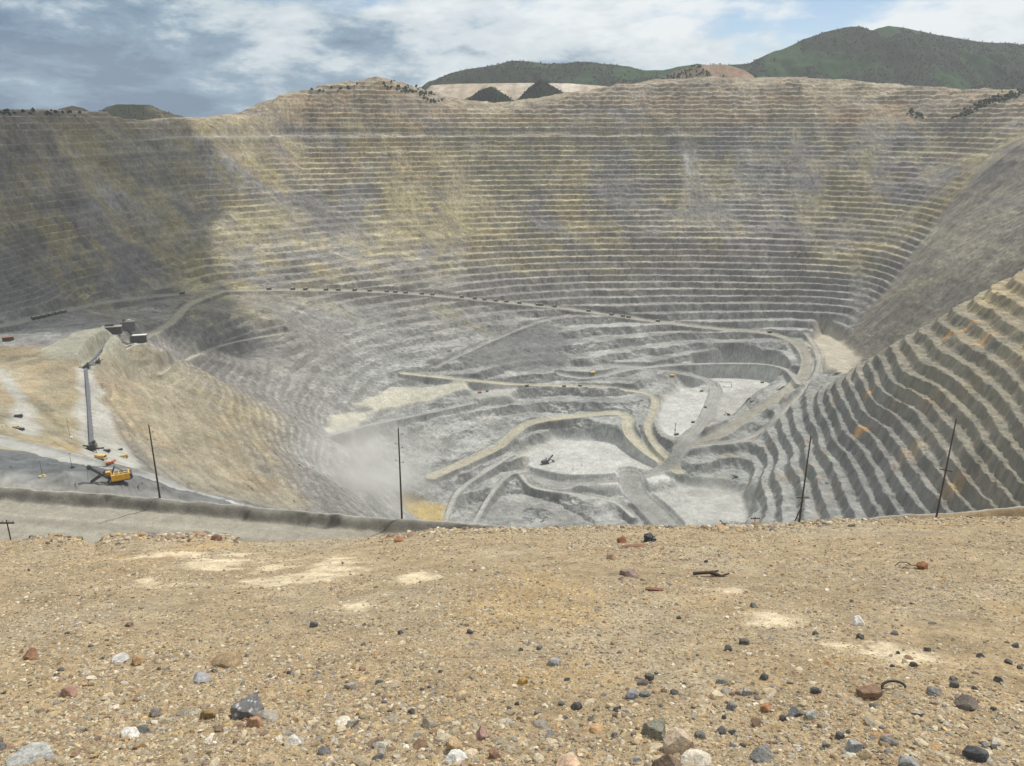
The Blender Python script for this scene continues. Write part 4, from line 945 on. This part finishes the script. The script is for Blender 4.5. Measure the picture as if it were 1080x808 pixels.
for i, (u, v, lb) in enumerate([(556, 407.5, 'dark haul truck at the left on the narrow tan road above the inner benches'), (595, 408, 'dark haul truck in the middle of the narrow tan road above the inner benches'), (612, 407.5, 'dark haul truck at the right on the narrow tan road above the inner benches'), (804, 404, 'dark haul truck alone on the right of the upper white floor'), (731, 446, 'dark haul truck on the white floor beside the drill mast'), (740, 413, 'dark truck at the upper edge of the round white floor'), (744, 430, 'dark truck at the right edge of the round white floor'), (793, 424, 'dark truck beside the ramp right of the white floors')]):
    far_truck(Vector(on(u, v)), R([10, 15, -20, 5, 170, 30, 60, 40][i]), lb, 'small trucks on the pit floors', 'd', [M_dtruck, M_rub, M_rockload]).scale = (.7,) * 3

# ---------------- drill rig with tall mast
def drill(u, v, H, label, s=1.0, group='drill rigs'):
    e = empty('drill_rig', on(u, v), R(15), s); tag(e, label, 'drill rig', group)
    for y in (-2.2, 2.2): MB().prism([(-4.5, .4), (-3.9, 0), (3.9, 0), (4.5, .4), (4.5, 1.1), (3.9, 1.5), (-3.9, 1.5), (-4.5, 1.1)], y - .6, y + .6).build('crawler_track', M_dksteel, e)
    MB().box((1.5, 0, 3.0), (10, 4.4, 2.6)).build('machine_house', M_dksteel, e, .1)
    m = MB(); [m.beam((-3.2 + x, y, 1.6), (-3.2 + x, y, H), .22, .22) for x in (-.7, .7) for y in (-.7, .7)]
    for k in range(int(H / 2)): m.beam((-3.9, -.7, 1.6 + k * 2), (-2.5, -.7, 3.2 + k * 2), .14, .14).beam((-3.9, .7, 3.2 + k * 2), (-2.5, .7, 1.6 + k * 2), .14, .14)
    m.box((-3.2, 0, H), (2.0, 2.0, 1.0)).box((-3.2, 0, H * .45), (2.2, 2.2, 3.2)).build('mast', M_dksteel, e)
    return e
drill(713, 459, 30, 'drill rig with a very tall dark mast on the round white floor')
def cable_rect(c):
    P_ = [Vector(on(u, v)) + Vector((0, 0, .5)) for u, v in c]; e = empty('cable_loop', P_[0]); m = MB()
    for i in range(4): m.beam(P_[i] - P_[0], P_[(i + 1) % 4] - P_[0], 1.1, .9)
    for f_ in (.2, .35, .5): q_ = P_[3].lerp(P_[2], f_) + Vector((0, 6, .6)) - P_[0]; m.box(q_, (2.2, 2, 1.6))
    m.build('cable', M_dksteel, e); tag(e, 'dark rectangular loop of cable laid out on the upper white floor', 'cable'); return e
cable_rect([(755, 403), (771, 403), (772, 408.5), (756, 408.5)])
# cable masts on sleds
def mast(u, v, H, label, basem):
    e = empty('cable_mast', on(u, v), R(20)); tag(e, label, 'mast', 'slim cable masts on sleds')
    MB().tube((0, 0, .5), (0, 0, H), .16, .09, 8).box((0, 0, H - .6), (2.2, .12, .14)).build('mast_tube', M_dksteel, e)
    MB().box((0, 0, .45), (4.2, 2.6, .7)).box((.6, 0, 1.2), (1.6, 1.6, .9)).build('sled', basem, e, .08)
mast(45, 503, 12, 'slim mast on a yellow sled on the grey shelf at the far left', M_tany)
mast(76, 494, 12, 'slim mast on a dark sled left of the yellow shovel', M_dksteel)
mast(604, 495, 12, 'slim mast at the left of two on the lower white floor', M_dksteel)
mast(613.5, 491, 13, 'slim mast at the right of two on the lower white floor', M_dksteel)
mast(74, 462, 20, 'tall thin mast standing on the yellow slope left of the conveyor', M_white)

# small vehicles
def pickup(u, v, yaw, label, m, s=1.0, cat='vehicle', name='service_vehicle', group='service vehicles around the pit'):
    e = empty(name, on(u, v), yaw, s); tag(e, label, cat, group)
    MB().box((0, 0, 1.3), (7.5, 2.6, 1.0)).box((-1.3, 0, 2.4), (4.6, 2.6, 1.3)).build('body', m, e, .1)
    c = MB().box((2.3, 0, 2.6), (1.9, 2.4, 1.6)).build('cab', m, e, .1); MB().box((3.28, 0, 2.8), (.06, 2.0, .8)).build('window', M_glass, c)
    for x in (-2.4, 2.4):
        for y in (-1.2, 1.2): MB().tube((x, y - .25, .75), (x, y + .25, .75), .75, .75, 14).build('wheel', M_rub, e)
pickup(20, 440.5, R(10), 'dark service truck alone on the pale track at the far left', M_dksteel, 1.0)
pickup(17, 452, R(-10), 'tan service truck left of another below the pale track', M_tany, .8)
pickup(23, 454, R(-20), 'dark service truck right of the tan one at the far left', M_dksteel, .8)
pickup(116, 490, R(30), 'orange-red service truck beside the conveyor drive station', M_org, .8)
pickup(120, 487.5, R(80), 'dark red service truck just right of the orange-red one', M_org, .6)
pickup(131, 483, R(20), 'dusty yellow loader at the edge of the white conveyor strip', M_tany, 1.05, 'loader', 'wheel_loader')
pickup(107, 485, R(-20), 'dusty yellow crawler machine right below the conveyor drive station', M_tany, 1.5, 'dozer', 'crawler_dozer')
pickup(113, 477, R(0), 'dark machine right of the conveyor drive station', M_dksteel, .9)
pickup(127, 475, R(40), 'dark machine on the right border of the white conveyor strip', M_dksteel, .6)

# ---------------- conveyor and crusher
def conveyor(a, b, label, wd=3.2, clr=2.6):
    a = Vector(a); b = Vector(b); e = empty('conveyor', a); tag(e, label, 'conveyor', 'conveyor galleries')
    d = b - a; n_ = max(2, int(d.length / 14))
    zz = []
    for k in range(n_ + 1):
        q = a + d * k / n_; zz.append(Vector((q.x, q.y, float(ZF(q.x, q.y)) + clr)))
    for _ in range(10): zz = [zz[0]] + [Vector((zz[i].x, zz[i].y, (zz[i - 1].z + 2 * zz[i].z + zz[i + 1].z) / 4)) for i in range(1, n_)] + [zz[-1]]
    m = MB(); s = MB()
    for i in range(n_): m.beam(zz[i] - a, zz[i + 1] - a + (zz[i + 1] - zz[i]).normalized() * .02, wd, 2.0)
    m.build('belt_gallery', M_belt, e)
    pr = Vector((-d.y, d.x, 0)).normalized()
    for i in range(n_ + 1):
        g = float(ZF(zz[i].x, zz[i].y)); t = MB()
        for sg in (-1, 1): t.beam(Vector((zz[i].x, zz[i].y, g - .5)) + pr * sg * wd * .6 - a, zz[i] + pr * sg * wd * .4 - a, .3, .3)
        t.build('support_frame', M_dksteel, e)
    return e
pa = on(91, 391); pb = on(97, 470)
conveyor(pa, pb, 'long straight grey-blue conveyor running down the white strip towards the camera')
conveyor(on(92, 387), on(140, 364), 'dark conveyor rising from the transfer station to the crusher building', 3.0, 3.0)
def blockh(name, u, v, yaw, spec, label, cat='building', group='crusher station buildings'):
    e = empty(name, on(u, v), yaw, .85); tag(e, label, cat, group)
    for nm, c, s, m, bv in spec:
        MB().box(c, s).build(nm, m, e, bv)
    return e
blockh('crusher_building', 119, 352, R(18), [('wall', (0, 0, 7), (34, 14, 14), M_dkwall, .2), ('roof', (0, 0, 14.6), (35, 15, 1.2), M_roof, .1), ('roof_hut', (-4, 1, 17.2), (16, 4, 4), M_dksteel, .1), ('door', (-8, -7.06, 2.5), (5, .15, 5), M_steel, 0)], 'long low dark crusher hall with a pale roof edge')
blockh('crusher_tower', 136, 349, R(18), [('wall', (0, 0, 10), (26, 18, 20), M_grwall, .2), ('roof', (0, 0, 20.5), (27, 19, 1), M_roof, .1), ('hopper', (-7, -2, 23), (6, 6, 5), M_grwall, .3), ('rooftop_box', (3, 2, 22.2), (6, 5, 2.6), M_white, .1)], 'tall grey crusher tower behind the dark hall with a hopper on top')
blockh('dump_pocket', 147, 361, R(14), [('wall', (0, 0, 7), (30, 12, 14), M_dkwall, .2), ('apron', (2, 1, 14.5), (26, 9, 1), M_white, .1), ('pillar', (15.8, -5, 6), (2, 2, 12), M_conc, .1), ('pillar', (-15.8, -5, 6), (2, 2, 12), M_conc, .1)], 'dark dump pocket with a whitish top right of the crusher tower', 'dump pocket')
def transfer(u, v, yaw, label, s=1.0, arms=()):
    e = empty('transfer_station', on(u, v), yaw, s); tag(e, label, 'transfer station', 'conveyor transfer stations')
    MB().box((0, 0, 4.5), (8, 6, 6)).build('housing', M_dkwall, e, .2)
    l = MB(); [l.beam((x, y, -.5), (x * .8, y * .8, 9), .5, .5) for x in (-5, 5) for y in (-4, 4)]; l.beam((-4, -3.2, 9), (4, -3.2, 9), .4, .4).beam((-4, 3.2, 9), (4, 3.2, 9), .4, .4); l.build('frame', M_dksteel, e)
    MB().box((2.5, 0, 11), (3.2, 3, 4)).build('head_chute', M_dksteel, e, .2)
    for a, b in arms: MB().beam(a, b, 1.8, 1.4).build('boom', M_dksteel, e)
    MB().box((-7, 2, 2), (4, 3, 4)).build('control_cabin', M_steel, e, .1)
transfer(92, 389, R(10), 'dark transfer station at the top of the straight conveyor', .7, (((-4, 0, 5), (-16, 1, 3)), ((4, 0, 6), (16, 2, 7))))
transfer(98, 476, R(10), 'dark conveyor drive station at the foot of the white strip above the yellow shovel', .8, (((-4, 0, 5), (-13, -3, 0)), ((-4, 1, 6), (-10, 2, 7)), ((4, 0, 3), (12, 1, 3))))
transfer(104, 383, R(30), 'small dark transfer tower beside the rising conveyor', .55, (((4, 0, 6), (12, 2, 8)),))
blockh('pump_house', 9, 360, R(30), [('wall', (0, 0, 4), (18, 10, 8), M_dkwall, .2), ('roof', (0, 0, 8.4), (19, 11, .9), M_rust, .1)], 'small dark building with a rust brown roof at the left edge')

# ---------------- litter on the gravel
def litter(name, u, v, build, label, cat, yaw=0):
    p = hitF(u, v); e = build(); e.name = name; e.location = p; e.rotation_euler = (0.30, 0, yaw); tag(e, label, cat); return e
litter('wooden_slat', 668, 577, lambda: MB().box((0, 0, .02), (.36, .05, .03)).build('wooden_slat', M_rust, None, .004), 'reddish wooden slat lying near the crest by the black crumpled sheet', 'slat', .08)
litter('wooden_slat', 690, 623, lambda: MB().box((0, 0, .02), (.20, .035, .03)).build('wooden_slat', M_rust, None, .004), 'short red-brown slat lying alone below the dark reddish slab', 'slat', -.12)
def stick():
    m = MB().tube((-.20, 0, .035), (.02, .02, .05), .022, .02).tube((.02, .02, .05), (.17, -.03, .03), .03, .016).tube((.0, .02, .05), (.12, .08, .02), .018, .01).tube((.13, -.02, .035), (.24, .02, .05), .014, .01)
    return m.build('driftwood_stick', M_wood, None, .003)
litter('driftwood_stick', 748, 608, stick, 'forked dark stick lying on the slope right of centre', 'stick', -.1)
def crumple():
    V = cut_rock(I3v, 777, 16, .12); r_ = fbm(V[:, 0] * 5, V[:, 1] * 5 + V[:, 2] * 4, 1.0, 3, 45); V = V * (1 + .35 * r_[:, None]) * np.array([.105, .085, .075]); V[:, 2] += .05
    return mesh_obj('crumpled_sheet', V, I3f, M_blackp)
litter('crumpled_sheet', 684, 571, crumple, 'crumpled black plastic sheet near the crest at the centre', 'plastic sheet', .3)
def wire():
    m = MB(); pts_ = [(-.22, .02, .01), (-.16, .05, .05), (-.08, .03, .07), (-.03, .0, .05), (.03, -.02, .06)]
    for a, b in zip(pts_[:-1], pts_[1:]): m.tube(a, b, .007, .007, 6)
    pts_ = [(-.20, -.05, .01), (-.12, -.03, .05), (-.05, -.06, .02), (.02, -.02, .03)]
    for a, b in zip(pts_[:-1], pts_[1:]): m.tube(a, b, .006, .006, 6)
    return m.build('twisted_wire', M_dksteel)
litter('twisted_wire', 962, 599, wire, 'twisted dark wire beside the upright rust red rock', 'wire')
def loop():
    m = MB(); 
    for i in range(9):
        a0, a1 = math.pi * (i / 9) * 1.2, math.pi * ((i + 1) / 9) * 1.2
        m.tube((.085 * math.cos(a0), .04 * math.sin(a0), .02 + .02 * math.sin(a0)), (.085 * math.cos(a1), .04 * math.sin(a1), .02 + .02 * math.sin(a1)), .010, .010, 6)
    return m.build('rubber_strip', M_rub)
litter('rubber_strip', 942, 727, loop, 'curved black rubber strip right of the square reddish brown rock', 'rubber strip')

# ================================================================== HILLS BEYOND THE RIM
def hill(name, sil, Yr, dep_f, dep_b, cols, seed, base_v=140, noise=1.0, gully=0, step=10.0, kind='structure', thr=0.0):
    sp = np.array([at_y(u, v, Yr) for u, v in sil]); x0, x1 = sp[0, 0], sp[-1, 0]
    xs = np.arange(x0, x1, step); ys = np.concatenate([np.arange(Yr - dep_f, Yr, step), np.arange(Yr, Yr + dep_b, step * 3)])
    Yh, Xh = np.meshgrid(ys, xs, indexing='ij')
    zr = np.interp(Xh, sp[:, 0], sp[:, 2]); zb = at_y(500, base_v, Yr)[2]
    q = np.where(Yh < Yr, (Yh - (Yr - dep_f)) / dep_f, 1 - (Yh - Yr) / dep_b); q = np.clip(q, 0, 1)
    z = zb + (zr - zb) * (q ** 0.85)
    env = np.clip(np.sin(np.pi * np.clip(q, 0, 1)) + .12, 0, 1) * np.clip((zr - zb) / 300, .08, 1)
    rid = 1 - np.abs(fbm(Xh + fbm(Xh, Yh, 300, 2, seed + 3) * 120, Yh * .45, 420, 4, seed)) * 2
    z = z + env * noise * (rid * 75 - 35) + env * fbm(Xh, Yh, 60, 3, seed + 9) * 10 * noise
    o = mesh_obj(name, np.stack([Xh, Yh, z], -1).reshape(-1, 3), grid_faces(*Xh.shape), M_hill, smooth=True)
    n_ = fbm(Xh, Yh * .6, 190, 5, seed + 20) + .35 * fbm(Xh, Yh, 30, 3, seed + 21) + thr
    c = np.array(cols[0])[None, None] * (1 - sstep(-.1, .25, n_)[..., None]) + np.array(cols[1])[None, None] * sstep(-.1, .25, n_)[..., None]
    if gully: c = c * (1 + gully * fbm(Xh, Yh * .08, 30, 3, seed + 30))[..., None]
    add_col(o, np.clip(c, .01, .7).reshape(-1, 3)); tag(o, kind=kind)
    return Xh, Yh, z, n_, q
M_hill = ground_mat('hillside', (120.0, 30.0, 8.0), 0.2, 0.8, 3.0)
GRN = (0.004, 0.019, 0.007); GRL = (0.012, 0.044, 0.010); DGR = (0.004, 0.015, 0.006); HB = (0.20, 0.155, 0.11)
SILM = [(380,140),(420,120),(440,97),(452,86),(480,74),(510,69.5),(540,64),(560,66),(575,68),(610,67),(645,67),(680,72),(700,73.5),(715,70),(745,68),(775,67),(790,66),(810,58),(830,50),(850,42),(870,34.5),(890,29),(905,28),(920,30),(937,27),(950,29),(960,31),(1000,38),(1040,44),(1080,49),(1160,60),(1260,75),(1400,100)]
hm = hill('mountain', SILM, 5400, 1100, 1600, (GRL, GRN), 501, 150, 1.7, step=11, thr=.16)
hs = hill('mountain', [(970,104),(1010,97),(1040,90),(1060,82),(1080,74),(1120,62),(1200,52),(1300,66),(1420,100)], 4250, 500, 500, (GRN, DGR), 520, 140, .5, step=10)
hr = hill('hill', [(680,96),(695,86),(710,76),(735,69),(765,68),(785,74),(800,84),(815,96)], 3900, 300, 260, ((0.24,0.165,0.115), (0.13,0.105,0.07)), 540, 120, .35, step=6)
hd = hill('waste_dump', [(436,112),(446,98),(455,90),(480,88.5),(520,88),(560,87.5),(600,88),(640,91),(655,99),(665,110)], 3750, 330, 300, ((0.36,0.30,0.23), (0.44,0.39,0.32)), 560, 125, .10, gully=.35, step=6)
h1 = hill('hill', [(482,112),(492,105),(505,96),(518,91),(530,98),(541,106),(550,112)], 3500, 130, 130, (GRN, DGR), 580, 118, .2, step=5)
h2 = hill('hill', [(536,112),(548,103),(558,92),(571,84),(585,92),(600,101),(612,112)], 3560, 150, 150, (GRN, DGR), 590, 118, .2, step=5)
h3 = hill('hill', [(36,126),(52,120),(62,115),(76,111.5),(88,114),(100,121),(110,127)], 2500, 130, 160, ((0.14,0.12,0.09), (0.04,0.045,0.03)), 600, 131, .12, step=5)
h4 = hill('hill', [(88,128),(100,121),(112,113),(124,110),(158,110.5),(170,116),(185,121),(205,126),(232,128)], 2960, 170, 180, ((0.035,0.04,0.026), (0.09,0.08,0.055)), 610, 133, .12, step=5)
h5 = hill('hill', [(372,104),(392,94),(405,87),(425,87),(440,93),(455,103),(468,110)], 3200, 60, 120, ((0.27,0.225,0.165), (0.05,0.06,0.035)), 620, 110, .25, step=5, thr=.05)
# far plain so that the ground reaches the horizon
far = mesh_obj('far_plain_ground', [(-9000, 4300, -140), (9000, 4300, -140), (9000, 9500, -140), (-9000, 9500, -140)], [(0, 1, 2, 3)], M_hill)
add_col(far, np.tile(np.array([[0.12, 0.12, 0.08]]), (4, 1))); tag(far, kind='structure')
# woods on the mountain: thousands of crowns far away, one mass
def wood(name, sets, label, seed=3):
    r_ = np.random.default_rng(seed); V = []; F = []; C_ = []; off = 0
    for (Xh, Yh, z, n_, q), N, rad, qmin, thr in sets:
        w_ = ((n_ > thr) & (q > qmin) & (q < 1.01)).ravel(); ii = np.nonzero(w_)[0]
        if not len(ii): continue
        ii = r_.choice(ii, N); x = Xh.ravel()[ii] + r_.uniform(-6, 6, N); y = Yh.ravel()[ii] + r_.uniform(-6, 6, N); zz = z.ravel()[ii]
        s = rad * r_.uniform(.6, 1.4, N)
        T = np.stack(tmpl1)[r_.integers(0, len(tmpl1), N)] * np.stack([s, s, s * 1.25], 1)[:, None]
        T = T + np.stack([x, y, zz + s * .8], 1)[:, None]
        V.append(T.reshape(-1, 3)); F.append((I1f[None] + (off + np.arange(N) * 12)[:, None, None]).reshape(-1, 3)); off += N * 12
        C_.append(np.repeat(np.array([(0.004, 0.017, 0.006)]) * r_.uniform(.6, 1.5, (N, 1)), 12, axis=0))
    o = mesh_obj(name, np.concatenate(V), np.concatenate(F), M_hill); add_col(o, np.concatenate(C_)); tag(o, label, None, kind='stuff')
wood('forest', [(hm, 20000, 3.6, .1, .05), (hs, 4500, 3.6, .3, -.3), (h1, 700, 2.3, .2, -9), (h2, 800, 2.3, .2, -9), (h3, 160, 1.6, .3, .05), (h4, 300, 1.6, .2, -9), (h5, 160, 4, .4, .15), (hr, 260, 4.5, .4, .1)], 'dark green scrub forest covering the hills beyond the pit rim')
# scrub clumps on the upper wall at the right
r_ = np.random.default_rng(9); V = []; F = []; C_ = []; off = 0
for (u0, v0, u1, v1, n_, sp_) in ((958, 117, 971, 124, 26, 2.5), (1008, 124, 1048, 105, 90, 3.0), (1044, 108, 1082, 96, 90, 4), (446, 104, 462, 108, 14, 1.5), (402, 90, 468, 104, 60, 4), (330, 96, 380, 91, 14, 3), (0, 119, 90, 120, 24, 3)):
    for k in range(n_):
        t_ = r_.random(); q = on(u0 + (u1 - u0) * t_ + r_.normal(0, sp_), v0 + (v1 - v0) * t_ + r_.normal(0, sp_ * .5)); s = r_.uniform(3.2, 7)
        T = tmpl1[k % 14] * s + np.array([q[0], q[1], q[2] + s * .4]); V.append(T); F.append(I1f + off); off += 12; C_.append(np.tile(np.array([[0.03, 0.045, 0.022]]) * r_.uniform(.6, 1.4), (12, 1)))
o = mesh_obj('scrub', np.concatenate(V), np.concatenate(F), M_hill); add_col(o, np.concatenate(C_)); tag(o, 'dark scrub bushes clinging to the upper right pit wall', None, kind='stuff')

# ================================================================== CLOUD that shades the left wall, HAZE and DUST
def cloud(name, ground_uv, H, rx, ry, rz, seed, label):
    g = Vector(on(*ground_uv)); c = g + sd_ * ((H - g.z) / sd_.z)
    V = I4v.copy(); V = np.concatenate([V]); 
    n_ = fbm(V[:, 0] + 3 + seed, V[:, 1] + V[:, 2] * .7, .55, 5, seed, .6); V = V * (1 + n_[:, None] * .55); V[:, 2] = np.where(V[:, 2] < 0, V[:, 2] * .3, V[:, 2])
    o = mesh_obj(name, V * np.array([rx, ry, rz]), I4f, M_cloud, smooth=True); o.location = c; tag(o, label, 'cloud', 'cumulus clouds over the pit'); return o
M_cloud = bpy.data.materials.new('cloud_vapour'); M_cloud.use_nodes = True; t = M_cloud.node_tree; t.nodes.clear()
o_ = t.nodes.new('ShaderNodeOutputMaterial'); pv = t.nodes.new('ShaderNodeVolumePrincipled'); t.links.new(pv.outputs[0], o_.inputs['Volume'])
pv.inputs['Color'].default_value = (.95, .96, .98, 1); pv.inputs['Density'].default_value = 0.045
I5v, I5f = ico(5); I4v_, I4f_ = I4v, I4f; I4v, I4f = I5v, I5f
cloud('cloud', (38, 258), 2300, 540, 470, 110, 31, 'flat grey cumulus cloud high above the left wall')
cloud('cloud', (25, 140), 2600, 720, 600, 95, 33, 'ragged cumulus cloud above the left rim')
I4v, I4f = I4v_, I4f_
def volume_box(name, lo, hi, mat_):
    m = MB().box(((lo[0] + hi[0]) / 2, (lo[1] + hi[1]) / 2, (lo[2] + hi[2]) / 2), (hi[0] - lo[0], hi[1] - lo[1], hi[2] - lo[2])); return m.build(name, mat_)
mh = bpy.data.materials.new('haze_air'); mh.use_nodes = True; t = mh.node_tree; t.nodes.clear()
o_ = t.nodes.new('ShaderNodeOutputMaterial'); pv = t.nodes.new('ShaderNodeVolumePrincipled'); t.links.new(pv.outputs[0], o_.inputs['Volume'])
pv.inputs['Color'].default_value = (.93, .96, 1.0, 1); pv.inputs['Density'].default_value = 0.33e-4; pv.inputs['Anisotropy'].default_value = 0.1
hz = volume_box('haze', (-9300, -80, -860), (9300, 9800, 700), mh); tag(hz, kind='stuff')
md = bpy.data.materials.new('dust'); md.use_nodes = True; t = md.node_tree; t.nodes.clear()
o_ = t.nodes.new('ShaderNodeOutputMaterial'); pv = t.nodes.new('ShaderNodeVolumePrincipled'); t.links.new(pv.outputs[0], o_.inputs['Volume'])
pv.inputs['Color'].default_value = (.92, .91, .88, 1)
tcd = t.nodes.new('ShaderNodeTexCoord'); gr_ = t.nodes.new('ShaderNodeTexGradient'); gr_.gradient_type = 'SPHERICAL'; t.links.new(tcd.outputs['Object'], gr_.inputs[0])
nz = t.nodes.new('ShaderNodeTexNoise'); nz.inputs['Scale'].default_value = 2.4; nz.inputs['Detail'].default_value = 3; t.links.new(tcd.outputs['Object'], nz.inputs['Vector'])
m1_ = t.nodes.new('ShaderNodeMath'); m1_.operation = 'MULTIPLY'; t.links.new(gr_.outputs[1], m1_.inputs[0]); 
mr_ = t.nodes.new('ShaderNodeMapRange'); mr_.inputs[1].default_value = .35; mr_.inputs[2].default_value = .65; t.links.new(nz.outputs[0], mr_.inputs[0]); t.links.new(mr_.outputs[0], m1_.inputs[1])
m2_ = t.nodes.new('ShaderNodeMath'); m2_.operation = 'MULTIPLY'; m2_.inputs[1].default_value = 0.020; t.links.new(m1_.outputs[0], m2_.inputs[0]); t.links.new(m2_.outputs[0], pv.inputs['Density'])
dp = Vector(on(375, 522)); du = mesh_obj('dust_cloud', I3v, I3f, md); du.scale = (150, 150, 95); du.location = dp + Vector((0, 30, 30)); tag(du, 'pale dust drifting up from the pit bottom near the yellow pond', None, kind='stuff')
scn.cycles.volume_step_rate = 4.0; scn.cycles.volume_max_steps = 64
